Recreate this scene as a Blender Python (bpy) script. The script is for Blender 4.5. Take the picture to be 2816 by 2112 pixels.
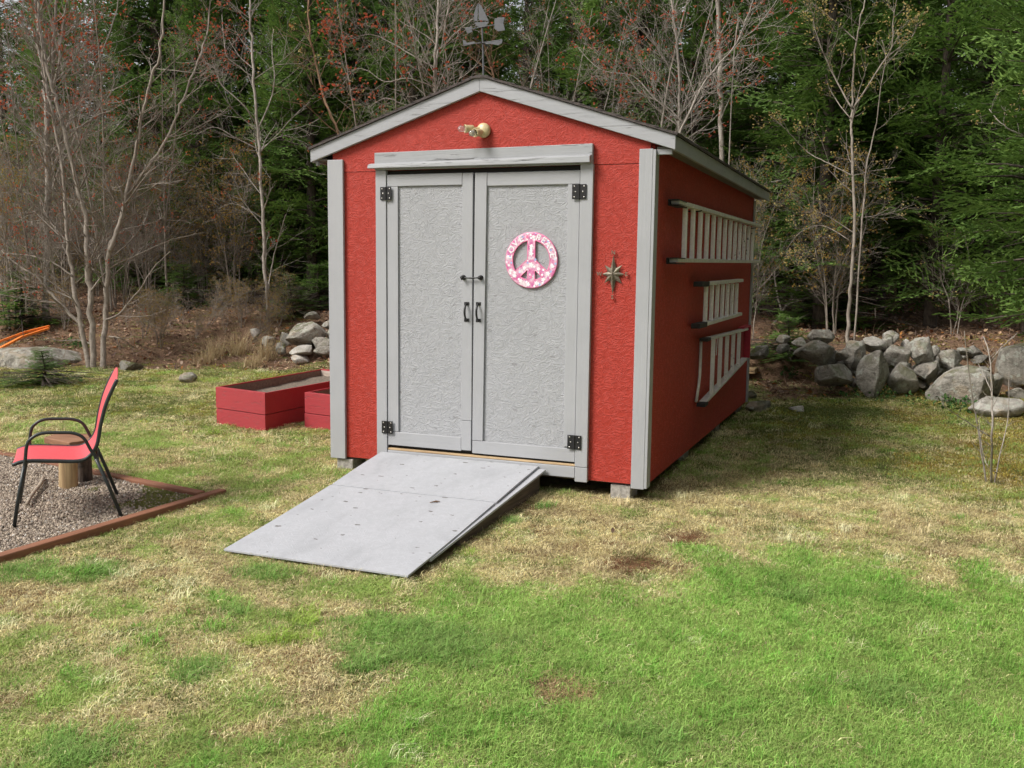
import bpy, bmesh, math
import numpy as np
from mathutils import Vector, Matrix, noise as mnoise

for o in list(bpy.data.objects): bpy.data.objects.remove(o)
scene = bpy.context.scene
col = scene.collection
RNG = np.random.default_rng(11)

# ------------------------------------------------------------------ camera
CAM = np.array([3.9627, -6.2603, 1.4614]); YAW, PIT, ROL, FPX = 0.3789, -0.1199, 0.0115, 2647.9
_fw = np.array([-math.sin(YAW)*math.cos(PIT), math.cos(YAW)*math.cos(PIT), math.sin(PIT)])
_rt = np.array([math.cos(YAW), math.sin(YAW), 0.0]); _up = np.cross(_rt, _fw)
RT = _rt*math.cos(ROL)+_up*math.sin(ROL); UP = -_rt*math.sin(ROL)+_up*math.cos(ROL); FW = _fw
cam_data = bpy.data.cameras.new('camera'); cam = bpy.data.objects.new('camera', cam_data); col.objects.link(cam)
cam_data.sensor_width = 36.0; cam_data.lens = 36.0*FPX/2816.0; cam_data.clip_start = 0.05; cam_data.clip_end = 1500
M = Matrix.Identity(4)
for i in range(3): M[i][0], M[i][1], M[i][2], M[i][3] = RT[i], UP[i], -FW[i], CAM[i]
cam.matrix_world = M
scene.camera = cam
# ------------------------------------------------------------------ light
TO_SUN = Vector((-0.54, -0.55, 0.77)).normalized()
world = bpy.data.worlds.new('World'); scene.world = world; world.use_nodes = True
wn = world.node_tree.nodes; wl = world.node_tree.links
sky = wn.new('ShaderNodeTexSky'); sky.sky_type = 'NISHITA'; sky.sun_disc = False
sky.sun_elevation = math.asin(TO_SUN.z); sky.sun_rotation = math.atan2(TO_SUN.x, TO_SUN.y)
sky.air_density = 1.0; sky.dust_density = 6.0; sky.ozone_density = 1.0
tc = wn.new('ShaderNodeTexCoord'); cn = wn.new('ShaderNodeTexNoise'); cn.inputs['Scale'].default_value = 2.6; cn.inputs['Detail'].default_value = 6; cn.inputs['Roughness'].default_value = .6
cm = wn.new('ShaderNodeMapping'); cm.inputs[3].default_value = (1, 1, 2.4); wl.new(tc.outputs['Generated'], cm.inputs[0]); wl.new(cm.outputs[0], cn.inputs['Vector'])
cr_ = wn.new('ShaderNodeMapRange'); cr_.inputs[1].default_value = .34; cr_.inputs[2].default_value = .62; cr_.inputs[3].default_value = .35; cr_.inputs[4].default_value = .9; wl.new(cn.outputs[0], cr_.inputs[0])
cx_ = wn.new('ShaderNodeMix'); cx_.data_type = 'RGBA'; wl.new(cr_.outputs[0], cx_.inputs[0]); wl.new(sky.outputs[0], cx_.inputs[6]); cx_.inputs[7].default_value = (10.0, 10.0, 10.2, 1)   # thin bright cloud
wl.new(cx_.outputs[2], wn['Background'].inputs[0]); wn['Background'].inputs[1].default_value = 0.062
sd = bpy.data.lights.new('sun', 'SUN'); sd.energy = 3.35; sd.angle = math.radians(24); sd.color = (1.0, 0.965, 0.92)
so = bpy.data.objects.new('sun', sd); col.objects.link(so); so.location = (-8, -10, 14)
so.rotation_euler = (-TO_SUN).to_track_quat('-Z', 'Y').to_euler()
scene.view_settings.view_transform = 'Standard'; scene.view_settings.look = 'None'
scene.cycles.use_adaptive_sampling = True; scene.cycles.adaptive_threshold = .05; scene.cycles.max_bounces = 4; scene.cycles.diffuse_bounces = 2; scene.cycles.glossy_bounces = 2; scene.cycles.transmission_bounces = 4
scene.view_settings.exposure = 0.46; scene.view_settings.gamma = 1.0; scene.view_settings.use_curve_mapping = False

# ------------------------------------------------------------------ terrain
def sstep(a, b, x):
    t = np.clip((x-a)/(b-a), 0, 1); return t*t*(3-2*t)
def vnoise(x, y, f, seed=0):
    x = np.asarray(x, float)*f+seed*17.31; y = np.asarray(y, float)*f-seed*9.77
    xi = np.floor(x); yi = np.floor(y); fx = x-xi; fy = y-yi
    fx = fx*fx*(3-2*fx); fy = fy*fy*(3-2*fy)
    def h(a, b):
        v = np.sin(a*127.1+b*311.7+seed*74.7)*43758.5453
        return v-np.floor(v)
    return (h(xi, yi)*(1-fx)+h(xi+1, yi)*fx)*(1-fy)+(h(xi, yi+1)*(1-fx)+h(xi+1, yi+1)*fx)*fy
def fbm(x, y, f, seed=0, o=3):
    s = 0; a = 1; t = 0
    for k in range(o):
        s = s+a*vnoise(x, y, f*2**k, seed+k*3); t += a; a *= .5
    return s/t
def edge_y(x):
    return np.interp(x, [-40, -8, -5, -2, 0.5, 2.6, 4, 9, 40], [2.0, 3.6, 4.6, 4.6, 6.4, 6.6, 6.7, 6.2, 5.0])
def terrain(x, y):
    x = np.asarray(x, float); y = np.asarray(y, float)
    h = np.interp(y, [-30, -4, -1.9, 0, 4.5, 7], [-.35, -.22, -.2, -.092, 0.0, 0.02])
    d = y-edge_y(x)
    right = sstep(1.2, 3.0, x)
    left_b = .56*sstep(-.1, 2.6, d)+.05*np.clip(d-1.5, 0, 4)+.17*np.clip(d-5, 0, 11)+.30*np.clip(d-16, 0, 25)
    right_b = .50*sstep(-0.05, .55, d)+.07*np.clip(d, 0, 5)+.17*np.clip(d-5, 0, 11)+.30*np.clip(d-16, 0, 25)
    h = h+left_b*(1-right)+right_b*right
    wood = sstep(-.3, 1.2, d)
    h = h+(fbm(x, y, .9, 3)-.5)*(.05+.22*wood)+(fbm(x, y, 5, 5)-.5)*(.012+.07*wood)
    # keep the ground clear of the shed floor
    under = sstep(-.6, .1, x)*(1-sstep(2.4, 3.1, x))*sstep(-.7, .1, y)*(1-sstep(4.6, 5.2, y))
    h = h*(1-under)+np.minimum(h, -.095)*under
    return h
def ray(px, py): return FW+RT*(px-1408)/FPX-UP*(py-1056)/FPX
def at(px, py, t): return CAM+ray(px, py)*t                     # world point at depth t along the view axis
_TS = np.concatenate([np.arange(1, 20, .05), np.arange(20, 70, .25)])
def ground(px, py):                                            # world point where a sight line meets the terrain
    d = ray(px, py); P = CAM+d*_TS[:, None]; g = P[:, 2]-terrain(P[:, 0], P[:, 1]); k = int(np.argmax(g < 0)) if (g < 0).any() else len(_TS)-1
    f = g[k-1]/(g[k-1]-g[k]+1e-9); p = CAM+d*(_TS[k-1]+(_TS[k]-_TS[k-1])*f); return np.array([p[0], p[1], float(terrain(p[0], p[1]))])
def depth_of(p): return float((np.asarray(p)-CAM)@FW)
def proj(P):
    d = np.asarray(P, float)-CAM; z = d@FW
    return 1408+FPX*(d@RT)/z, 1056-FPX*(d@UP)/z, z

# ------------------------------------------------------------------ helpers
def tag(o, label=None, cat=None, group=None, kind=None):
    if label: o['label'] = label
    if cat: o['category'] = cat
    if group: o['group'] = group
    if kind: o['kind'] = kind
    return o
def empty(name, loc=(0, 0, 0), label=None, cat=None, group=None, rz=0):
    o = bpy.data.objects.new(name, None); o.empty_display_size = .1; col.objects.link(o)
    o.location = tuple(float(v) for v in loc); o.rotation_euler = (0, 0, rz)
    return tag(o, label, cat, group)
class MB:
    def __init__(s): s.v = []; s.f = []; s.a = []
    def add(s, v, f, a=None):
        n = len(s.v); s.v += [tuple(float(c) for c in p) for p in v]; s.f += [tuple(i+n for i in q) for q in f]
    def box(s, lo, hi):
        x0, y0, z0 = lo; x1, y1, z1 = hi
        s.add([(x0, y0, z0), (x1, y0, z0), (x1, y1, z0), (x0, y1, z0), (x0, y0, z1), (x1, y0, z1), (x1, y1, z1), (x0, y1, z1)],
              [(0, 3, 2, 1), (4, 5, 6, 7), (0, 1, 5, 4), (1, 2, 6, 5), (2, 3, 7, 6), (3, 0, 4, 7)]); return s
    def hexa(s, b, t):
        s.add(list(b)+list(t), [(3, 2, 1, 0), (4, 5, 6, 7), (0, 1, 5, 4), (1, 2, 6, 5), (2, 3, 7, 6), (3, 0, 4, 7)]); return s
    def bar(s, p0, p1, w, h, up=(0, 0, 1)):                    # box beam between two points
        p0 = np.array(p0, float); p1 = np.array(p1, float); d = p1-p0; d /= np.linalg.norm(d)
        u = np.array(up, float); sd_ = np.cross(d, u); sd_ /= np.linalg.norm(sd_); u = np.cross(sd_, d)
        c = [(-1, -1), (1, -1), (1, 1), (-1, 1)]
        return s.hexa([p0+sd_*a*w/2+u*b*h/2 for a, b in c][::-1], [p1+sd_*a*w/2+u*b*h/2 for a, b in c][::-1])
    def tube(s, pts, rad, n=8, cap=True):
        pts = np.array(pts, float); m = len(pts); rad = np.broadcast_to(np.array(rad, float), (m,))
        tg = np.gradient(pts, axis=0); tg /= np.linalg.norm(tg, axis=1)[:, None]+1e-9
        ref = np.array([0, 0, 1.]) if abs(tg[0][2]) < .9 else np.array([1., 0, 0])
        v = []; a = np.cross(tg[0], ref); a /= np.linalg.norm(a)
        for i in range(m):
            a = a-tg[i]*(a@tg[i]); a /= np.linalg.norm(a)+1e-9; b = np.cross(tg[i], a)
            for k in range(n):
                q = 2*math.pi*k/n; v.append(pts[i]+rad[i]*(math.cos(q)*a+math.sin(q)*b))
        f = [(i*n+k, i*n+(k+1) % n, (i+1)*n+(k+1) % n, (i+1)*n+k) for i in range(m-1) for k in range(n)]
        if cap: f += [tuple(range(n))[::-1], tuple((m-1)*n+k for k in range(n))]
        s.add(v, f); return s
    def lathe(s, p0, axis, prof, n=20):                        # prof = [(distance along the axis, radius)]
        ax = Vector(axis).normalized(); q = ax.to_track_quat('Z', 'Y'); v = []; m = len(prof)
        for z, r in prof:
            for k in range(n):
                t = 2*math.pi*k/n; w = q @ Vector((r*math.cos(t), r*math.sin(t), z)); v.append((p0[0]+w.x, p0[1]+w.y, p0[2]+w.z))
        s.add(v, [(i*n+k, i*n+(k+1) % n, (i+1)*n+(k+1) % n, (i+1)*n+k) for i in range(m-1) for k in range(n)]); return s
    def prism(s, poly, e):                                     # flat outline pushed along e
        n = len(poly); e = np.array(e, float); a = [np.array(p, float) for p in poly]
        s.add(a+[p+e for p in a], [tuple(range(n)), tuple(range(2*n-1, n-1, -1))]+[(k, k+n, (k+1) % n+n, (k+1) % n) for k in range(n)]); return s
    def build(s, name, mat, parent=None, smooth=False, bevel=0, world_pos=True):
        me = bpy.data.meshes.new(name); me.from_pydata(s.v, [], s.f); me.update()
        return mesh_obj(name, me, mat, parent, smooth, bevel)
def mesh_obj(name, me, mat, parent=None, smooth=False, bevel=0):
    if mat is not None and not me.materials: me.materials.append(mat)
    if smooth: me.polygons.foreach_set('use_smooth', [True]*len(me.polygons))
    o = bpy.data.objects.new(name, me); col.objects.link(o)
    if parent is not None:
        o.parent = parent
        l = parent.location; pp = parent.parent
        off = Vector(l) + (Vector(pp.location) if pp else Vector())
        if parent.type == 'EMPTY': o.location = -off; 
        if parent.rotation_euler.z and parent.type == 'EMPTY': o.location = (0, 0, 0)
    if bevel:
        b = o.modifiers.new('bevel', 'BEVEL'); b.width = bevel; b.segments = 2; b.limit_method = 'ANGLE'; b.angle_limit = math.radians(40)
    return o
def big_mesh(name, V, F, attrs=None):                          # numpy arrays; F is (n,3)
    me = bpy.data.meshes.new(name); V = np.asarray(V, np.float32); F = np.asarray(F, np.int32); n = len(F)
    me.vertices.add(len(V)); me.vertices.foreach_set('co', V.ravel())
    me.loops.add(n*3); me.loops.foreach_set('vertex_index', F.ravel())
    me.polygons.add(n); me.polygons.foreach_set('loop_start', np.arange(0, n*3, 3, dtype=np.int32)); me.polygons.foreach_set('loop_total', np.full(n, 3, np.int32))
    for k, (dom, typ, arr) in (attrs or {}).items():
        a = me.attributes.new(k, typ, dom)
        a.data.foreach_set('value' if typ in ('FLOAT', 'INT') else ('color' if 'COLOR' in typ else 'vector'), np.asarray(arr, np.int32 if typ == 'INT' else np.float32).ravel())
    me.update(calc_edges=True); return me
def copy_tree(o, parent=None):
    c = o.copy(); col.objects.link(c); c.parent = parent
    for ch in o.children: copy_tree(ch, c)
    return c

# ------------------------------------------------------------------ materials
class N:
    def __init__(s, name):
        s.m = bpy.data.materials.new(name); s.m.use_nodes = True; s.t = s.m.node_tree; s.b = s.t.nodes['Principled BSDF']
    def n(s, typ, **kw):
        x = s.t.nodes.new(typ)
        for k, v in kw.items():
            if k[0] == 'i' and k[1:].isdigit(): s.put(x.inputs[int(k[1:])], v)
            else: setattr(x, k, v)
        return x
    def put(s, sock, v):
        if isinstance(v, bpy.types.NodeSocket): s.t.links.new(v, sock)
        elif v is not None: sock.default_value = v
    def math(s, op, a, b=None, c=None, clamp=False):
        x = s.n('ShaderNodeMath', operation=op, use_clamp=clamp); s.put(x.inputs[0], a); s.put(x.inputs[1], b); s.put(x.inputs[2], c); return x.outputs[0]
    def noise(s, vec, scale, detail=3, rough=.55, dist=0):
        x = s.n('ShaderNodeTexNoise'); s.put(x.inputs['Vector'], vec); x.inputs['Scale'].default_value = scale
        x.inputs['Detail'].default_value = detail; x.inputs['Roughness'].default_value = rough; x.inputs['Distortion'].default_value = dist; return x.outputs[0]
    def ramp(s, fac, stops, interp='LINEAR'):
        x = s.n('ShaderNodeValToRGB'); s.put(x.inputs[0], fac); r = x.color_ramp; r.interpolation = interp
        while len(r.elements) < len(stops): r.elements.new(.5)
        for e, (p, c) in zip(r.elements, stops): e.position = p; e.color = (*c, 1) if len(c) == 3 else c
        return x.outputs[0]
    def mix(s, fac, a, b, mode='MIX'):
        x = s.n('ShaderNodeMix', data_type='RGBA', blend_type=mode); s.put(x.inputs[0], fac)
        for k, v in ((6, a), (7, b)): s.put(x.inputs[k], (*v, 1) if isinstance(v, tuple) and len(v) == 3 else v)
        return x.outputs[2]
    def step(s, a, b, x):
        y = s.n('ShaderNodeMapRange', interpolation_type='SMOOTHSTEP'); s.put(y.inputs[0], x); y.inputs[1].default_value = a; y.inputs[2].default_value = b; return y.outputs[0]
    def pos(s): return s.n('ShaderNodeNewGeometry').outputs['Position']
    def obj(s): return s.n('ShaderNodeTexCoord').outputs['Object']
    def xyz(s, v): return s.n('ShaderNodeSeparateXYZ', i0=v).outputs
    def comb(s, a, b, c=0.0): return s.n('ShaderNodeCombineXYZ', i0=a, i1=b, i2=c).outputs[0]
    def scale(s, v, sc): return s.n('ShaderNodeMapping', i0=v, i3=sc).outputs[0]
    def bump(s, h, strength=.5, dist=.01, prev=None):
        x = s.n('ShaderNodeBump'); x.inputs['Strength'].default_value = strength; x.inputs['Distance'].default_value = dist
        s.put(x.inputs['Height'], h); s.put(x.inputs['Normal'], prev); return x.outputs[0]
    def attr(s, name, typ='GEOMETRY'): return s.n('ShaderNodeAttribute', attribute_name=name, attribute_type=typ).outputs
    def out(s, base=None, rough=None, normal=None, metal=None, spec=None):
        s.put(s.b.inputs['Base Color'], (*base, 1) if isinstance(base, tuple) and len(base) == 3 else base)
        s.put(s.b.inputs['Roughness'], rough); s.put(s.b.inputs['Normal'], normal); s.put(s.b.inputs['Metallic'], metal)
        if spec is not None: s.b.inputs['Specular IOR Level'].default_value = spec
        return s.m
def osb(name, base, plane, strength=.6, wear=0.0, rough=.5, con=1.0):
    m = N(name); p = m.pos(); x = m.xyz(p); a, b = {'xz': (0, 2), 'yz': (1, 2), 'xy': (0, 1)}[plane]
    uv = m.comb(x[a], x[b]); h = None; tint = None
    for k, ang in enumerate((0.12, 0.75, -0.55, 1.35, -1.1, 2.75)):
        r = m.n('ShaderNodeVectorRotate', rotation_type='Z_AXIS', i0=uv); r.inputs['Angle'].default_value = ang
        mp = m.n('ShaderNodeMapping', i0=r.outputs[0], i1=(k*3.7, k*1.9, 0), i3=(9.5+1.4*k, 92+k*10, 1)).outputs[0]
        v = m.n('ShaderNodeTexVoronoi', voronoi_dimensions='2D', i0=None); m.put(v.inputs['Vector'], mp); v.inputs['Scale'].default_value = 1; v.inputs['Randomness'].default_value = 1
        cell = m.xyz(v.outputs['Color'])[0]; dist = v.outputs['Distance']
        hk = m.math('MULTIPLY', m.math('MULTIPLY', m.step(.50, .80, cell), m.math('ADD', .45, m.math('MULTIPLY', m.xyz(v.outputs['Color'])[1], .55))), m.step(.42, .20, dist))
        h = hk if h is None else m.math('MAXIMUM', h, hk)
    fine = m.noise(uv, 160, 3); big = m.noise(uv, 2.2, 3)
    hh = m.math('ADD', h, m.math('MULTIPLY', fine, .25))
    c = m.mix(m.step(.2, .9, h), tuple(v*(1-.10*con) for v in base), tuple(min(1, v*(1+.22*con)+.014*con) for v in base))  # gloss highlights on the raised strands are painted into the colour
    c = m.mix(m.math('MULTIPLY', m.step(.35, .75, big), .35), c, tuple(v*.86 for v in base))
    if wear:
        w = m.step(.665, .70, m.noise(uv, 14, 5, .65)); s2 = m.step(.69, .73, m.noise(m.scale(uv, (1, 3, 1)), 6, 6, .7))
        wv_ = m.n('ShaderNodeTexVoronoi', voronoi_dimensions='2D'); nz = m.n('ShaderNodeTexNoise', i0=None); m.put(nz.inputs['Vector'], uv); nz.inputs['Scale'].default_value = 28
        off = m.n('ShaderNodeVectorMath', operation='MULTIPLY_ADD'); m.put(off.inputs[0], nz.outputs['Color']); off.inputs[1].default_value = (.05, .05, 0); m.put(off.inputs[2], m.scale(uv, (1, 1.9, 1)))
        m.put(wv_.inputs['Vector'], off.outputs[0]); wv_.inputs['Scale'].default_value = 6.5
        c = m.mix(m.math('MULTIPLY', m.step(.48, .72, m.noise(m.scale(uv, (1, .5, 1)), 4.5, 5, .65, .6)), .38*wear), c, tuple(v*.62 for v in base))
        cc = m.xyz(wv_.outputs['Color']); spot = m.math('MULTIPLY', m.math('GREATER_THAN', cc[0], .62), m.math('LESS_THAN', wv_.outputs['Distance'], m.math('MULTIPLY', cc[1], .13)))
        c = m.mix(m.math('MULTIPLY', m.math('MAXIMUM', m.math('MAXIMUM', w, s2), spot), wear), c, (.12, .11, .10))
    return m.out(c, m.math('ADD', rough-.08, m.math('MULTIPLY', m.noise(uv, 30, 2), .2)), m.bump(hh, strength, .0055), spec=.32)
def paint(name, base, axis='z', crack=.0, rough=.5, chip=.4, grain=.35):
    m = N(name); p = m.pos(); sc = {'z': (60, 60, 2.2), 'x': (2.2, 60, 60), 'y': (60, 2.2, 60)}[axis]
    g = m.noise(m.scale(p, sc), 1, 4, .6, .4); big = m.noise(p, 3.5, 3); fine = m.noise(p, 220, 2)
    c = m.mix(m.math('MULTIPLY', m.step(.3, .7, big), .5), base, tuple(v*.87 for v in base))
    c = m.mix(m.math('MULTIPLY', m.step(.4, .8, g), .25), c, tuple(v*.9 for v in base))
    h = m.math('ADD', g, m.math('MULTIPLY', fine, .3))
    if chip:
        k = m.step(.735, .76, m.noise(p, 34, 4, .6)); c = m.mix(m.math('MULTIPLY', k, chip), c, (.13, .12, .11)); h = m.math('SUBTRACT', h, m.math('MULTIPLY', k, .6))
    if crack:
        sc2 = {'z': (55, 55, 2.5), 'x': (2.5, 55, 55), 'y': (55, 2.5, 55)}[axis]
        k = m.step(.60, .655, m.noise(m.scale(p, sc2), 1, 5, .62, 1.2)); c = m.mix(m.math('MULTIPLY', k, crack), c, (.09, .085, .08)); h = m.math('SUBTRACT', h, m.math('MULTIPLY', k, 1.2))
    return m.out(c, m.math('ADD', rough-.1, m.math('MULTIPLY', big, .2)), m.bump(h, grain, .004), spec=.4)
def wood(name, base, dark, axis='z', rough=.8, sc=40):
    m = N(name); p = m.obj(); s = {'z': (sc, sc, sc*.06), 'x': (sc*.06, sc, sc), 'y': (sc, sc*.06, sc)}[axis]
    g = m.noise(m.scale(p, s), 1, 5, .6, .6); b = m.noise(p, 5, 4)
    c = m.mix(m.step(.3, .7, g), base, dark); c = m.mix(m.math('MULTIPLY', m.step(.4, .75, b), .5), c, dark)
    return m.out(c, rough, m.bump(g, .6, .006))
def plain(name, base, rough=.5, metal=0.0, var=.15, sc=30, bump=.15, spec=.5):
    m = N(name); p = m.obj(); n = m.noise(p, sc, 4); c = m.mix(m.step(.3, .7, n), tuple(v*(1-var) for v in base), tuple(min(1, v*(1+var)) for v in base))
    return m.out(c, m.math('ADD', rough-.08, m.math('MULTIPLY', n, .16)), m.bump(n, bump, .003), metal, spec)
def bark(name, base, dark, sc=22, patches=.5):
    m = N(name); p = m.pos(); r = m.n('ShaderNodeObjectInfo').outputs['Random']
    g = m.noise(m.scale(p, (1, 1, .35)), sc, 5, .65, .4); bands = m.noise(m.scale(p, (3, 3, 40)), 1, 3); big = m.noise(p, 3, 3)
    c = m.mix(m.step(.35, .7, g), base, dark); c = m.mix(m.math('MULTIPLY', m.step(.55, .7, bands), patches), c, dark)
    c = m.mix(m.math('MULTIPLY', m.step(.5, .7, big), .35), c, tuple(v*.8+.01 for v in dark))
    c = m.mix(m.math('MULTIPLY', r, .3), c, dark)
    return m.out(c, .85, m.bump(g, .7, .01), spec=.2)
MAT = {}
GREY = (.385, .393, .410)
MAT['red_x'] = osb('red_painted_board_front', (.42, .043, .028), 'xz', .85, rough=.46)
MAT['red_y'] = osb('red_painted_board_side', (.42, .043, .028), 'yz', .6, rough=.6)
MAT['grey_osb'] = osb('grey_painted_board', (.395, .403, .421), 'xz', .8, .3, .46, .6)
MAT['ramp'] = osb('grey_ramp_board', (.405, .415, .44), 'xy', .25, .85, .6, .3)
MAT['trim'] = paint('grey_trim_paint', GREY, 'z'); MAT['trim_x'] = paint('grey_trim_paint_rails', GREY, 'x')
MAT['trim_y'] = paint('grey_trim_paint_eaves', (.35, .358, .374), 'y', .25)
MAT['header'] = paint('weathered_grey_paint', (.35, .36, .372), 'x', .85, .6, .7, .6)
MAT['fascia'] = paint('weathered_fascia_paint', (.375, .383, .403), 'x', .55, .6, .5, .5)
MAT['raw'] = wood('bare_pine', (.55, .40, .23), (.36, .24, .13), 'x')
MAT['black'] = plain('black_iron', (.012, .012, .013), .42, 0.0, .3, 60)
MAT['screw'] = plain('screw_steel', (.55, .53, .50), .35, 1.0)
MAT['shingle'] = plain('brown_shingle', (.075, .062, .058), .9, 0, .5, 90, .8)
MAT['soffit'] = plain('dark_soffit', (.16, .15, .14), .8)
MAT['dark'] = plain('dark_interior', (.02, .018, .016), .9)
MAT['block'] = plain('concrete_block', (.33, .31, .28), .95, 0, .3, 45, .8)
MAT['joist'] = wood('ramp_joist_wood', (.15, .115, .085), (.06, .045, .035), 'y')
MAT['alu'] = plain('dull_aluminium', (.66, .65, .61), .5, .15, .12, 25, .2)
def rung_mat():
    m = N('paint_spattered_aluminium'); p = m.pos(); y = m.xyz(p)[1]
    k = m.math('MULTIPLY', m.step(.60, .66, m.noise(p, 26, 4, .6)), m.step(2.0, 4.1, y)); s = m.noise(p, 60, 3)
    c = m.mix(m.step(.3, .7, s), (.72, .71, .66), (.82, .81, .76)); c = m.mix(k, c, (.05, .075, .06))
    return m.out(c, .5, m.bump(s, .2, .002), .1)
MAT['rung'] = rung_mat()
MAT['rubber'] = plain('black_rubber', (.018, .017, .017), .7)
MAT['crate'] = plain('crimson_plastic', (.36, .015, .035), .5)
MAT['bed'] = paint('barn_red_boards', (.36, .040, .048), 'x', .3, .6, .4, .6)
MAT['bed_in'] = wood('weathered_inner_boards', (.24, .19, .14), (.13, .10, .08), 'x')
MAT['bed_end'] = wood('unpainted_end_board', (.50, .42, .36), (.36, .29, .24), 'x')
MAT['soil'] = plain('dry_garden_soil', (.15, .12, .092), 1, 0, .45, 60, 1)
MAT['timber'] = wood('brown_stained_timber', (.27, .115, .06), (.16, .065, .035), 'x', .75, 30)
MAT['log'] = wood('peeled_log', (.52, .38, .20), (.30, .20, .10), 'z', .8, 24)
MAT['logdark'] = bark('dark_log_bark', (.13, .10, .08), (.045, .035, .03), 30)
MAT['plank'] = wood('brown_bench_plank', (.30, .15, .08), (.18, .085, .045), 'x', .7, 26)
MAT['stick'] = wood('grey_driftwood', (.42, .35, .27), (.25, .2, .15), 'z')
def sling():
    m = N('red_sling_mesh'); p = m.obj(); w = m.n('ShaderNodeTexChecker', i0=p); w.inputs['Scale'].default_value = 420; n = m.noise(p, 8, 2)
    c = m.mix(m.math('MULTIPLY', w.outputs[1], .25), (.66, .09, .105), (.52, .055, .07)); return m.out(c, .55, m.bump(w.outputs[1], .15, .001))
MAT['sling'] = sling()
MAT['frame'] = plain('dark_powder_coat', (.022, .028, .028), .38, 0, .2, 60, .05)
MAT['orange'] = plain('orange_webbing', (.85, .22, .03), .6)
MAT['cream'] = plain('cream_enamel', (.58, .48, .27), .35, 0, .12, 40, .1)
def glass():
    m = N('clear_bulb_glass'); m.b.inputs['Transmission Weight'].default_value = .85; m.b.inputs['IOR'].default_value = 1.3; return m.out((.95, .95, .95), .06)
MAT['glass'] = glass()
MAT['bronze'] = plain('aged_bronze', (.21, .18, .135), .45, .4, .35, 50, .3)
MAT['vane'] = plain('grey_vane_metal', (.10, .104, .112), .6, .1)
def peace():
    m = N('pink_print'); p = m.pos(); x = m.xyz(p); uv = m.comb(x[0], x[2])
    v = m.n('ShaderNodeTexVoronoi', voronoi_dimensions='2D'); m.put(v.inputs['Vector'], uv); v.inputs['Scale'].default_value = 34
    v2 = m.n('ShaderNodeTexVoronoi', voronoi_dimensions='2D'); m.put(v2.inputs['Vector'], uv); v2.inputs['Scale'].default_value = 75
    n1 = m.noise(uv, 24, 4, .6); n2 = m.noise(uv, 11, 2)
    c = m.ramp(n1, [(.36, (.58, .11, .31)), (.47, (.68, .27, .44)), (.56, (.74, .52, .61)), (.65, (.76, .70, .73))])
    dots = m.math('MULTIPLY', m.step(.30, .22, v.outputs['Distance']), m.step(.45, .55, m.xyz(v.outputs['Color'])[0]))
    c = m.mix(dots, c, m.mix(m.step(.72, .8, m.xyz(v.outputs['Color'])[1]), (.93, .90, .92), (.35, .50, .75)))
    d2 = m.math('MULTIPLY', m.step(.30, .2, v2.outputs['Distance']), m.step(.82, .86, m.xyz(v2.outputs['Color'])[0]))
    c = m.mix(d2, c, (.42, .16, .5)); return m.out(c, .35)
MAT['peace'] = peace(); MAT['pink'] = plain('pink_edge', (.80, .20, .38), .4, 0, .1); MAT['white'] = plain('white_print', (.86, .84, .85), .4, 0, .04)
def rock_mat(name, base, dark, moss=.3):
    m = N(name); p = m.pos(); r = m.n('ShaderNodeObjectInfo').outputs['Random']; nz = m.xyz(m.n('ShaderNodeNewGeometry').outputs['Normal'])[2]
    q = m.n('ShaderNodeVectorMath', operation='ADD', i0=p); m.put(q.inputs[1], m.comb(m.math('MULTIPLY', r, 30), r)); q = q.outputs[0]
    a = m.noise(q, 7, 6, .68, .3); b = m.noise(q, 45, 4, .7); s = m.noise(q, 190, 2)
    c = m.mix(m.step(.32, .66, a), dark, base); c = m.mix(m.math('MULTIPLY', m.step(.45, .7, b), .55), c, tuple(v*.55 for v in base))
    c = m.mix(m.math('MULTIPLY', m.step(.55, .7, s), .5), c, tuple(min(1, v*1.5) for v in base))
    tan = m.step(.55, .68, m.noise(q, 3.2, 3)); c = m.mix(m.math('MULTIPLY', tan, .45), c, (base[0]*1.05, base[1]*.85, base[2]*.62))
    li = m.step(.56, .60, m.noise(q, 11, 5, .65)); c = m.mix(m.math('MULTIPLY', li, .6), c, (.50, .52, .45)); dk = m.step(.57, .62, m.noise(q, 6.5, 6, .7, 1)); c = m.mix(m.math('MULTIPLY', dk, .6), c, tuple(v*.45 for v in dark))
    if moss:
        k = m.math('MULTIPLY', m.step(.5, .6, m.noise(q, 5, 4, .6)), m.step(.15, .8, nz)); c = m.mix(m.math('MULTIPLY', k, moss), c, (.09, .10, .022))
    h = m.math('ADD', a, m.math('MULTIPLY', b, .5)); return m.out(c, .9, m.bump(h, 1.0, .045), spec=.25)
MAT['rock'] = rock_mat('granite', (.40, .375, .325), (.19, .172, .145), .55)
MAT['rock_pale'] = rock_mat('pale_granite', (.56, .53, .48), (.33, .305, .27), .15)
MAT['rock_moss'] = rock_mat('mossy_granite', (.30, .285, .25), (.14, .13, .11), .9)
MAT['bark_pale'] = bark('pale_grey_bark', (.44, .40, .35), (.21, .18, .15), 30, .3)
MAT['bark_grey'] = bark('grey_brown_bark', (.37, .325, .275), (.19, .16, .13), 26, .4)
MAT['bark_brown'] = bark('red_brown_bark', (.30, .19, .115), (.14, .085, .055), 26, .4)
MAT['bark_birch'] = bark('white_birch_bark', (.58, .54, .48), (.20, .16, .13), 16, .6)
MAT['bark_fir'] = bark('fir_bark', (.13, .105, .085), (.05, .04, .035), 30, .3)
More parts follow.
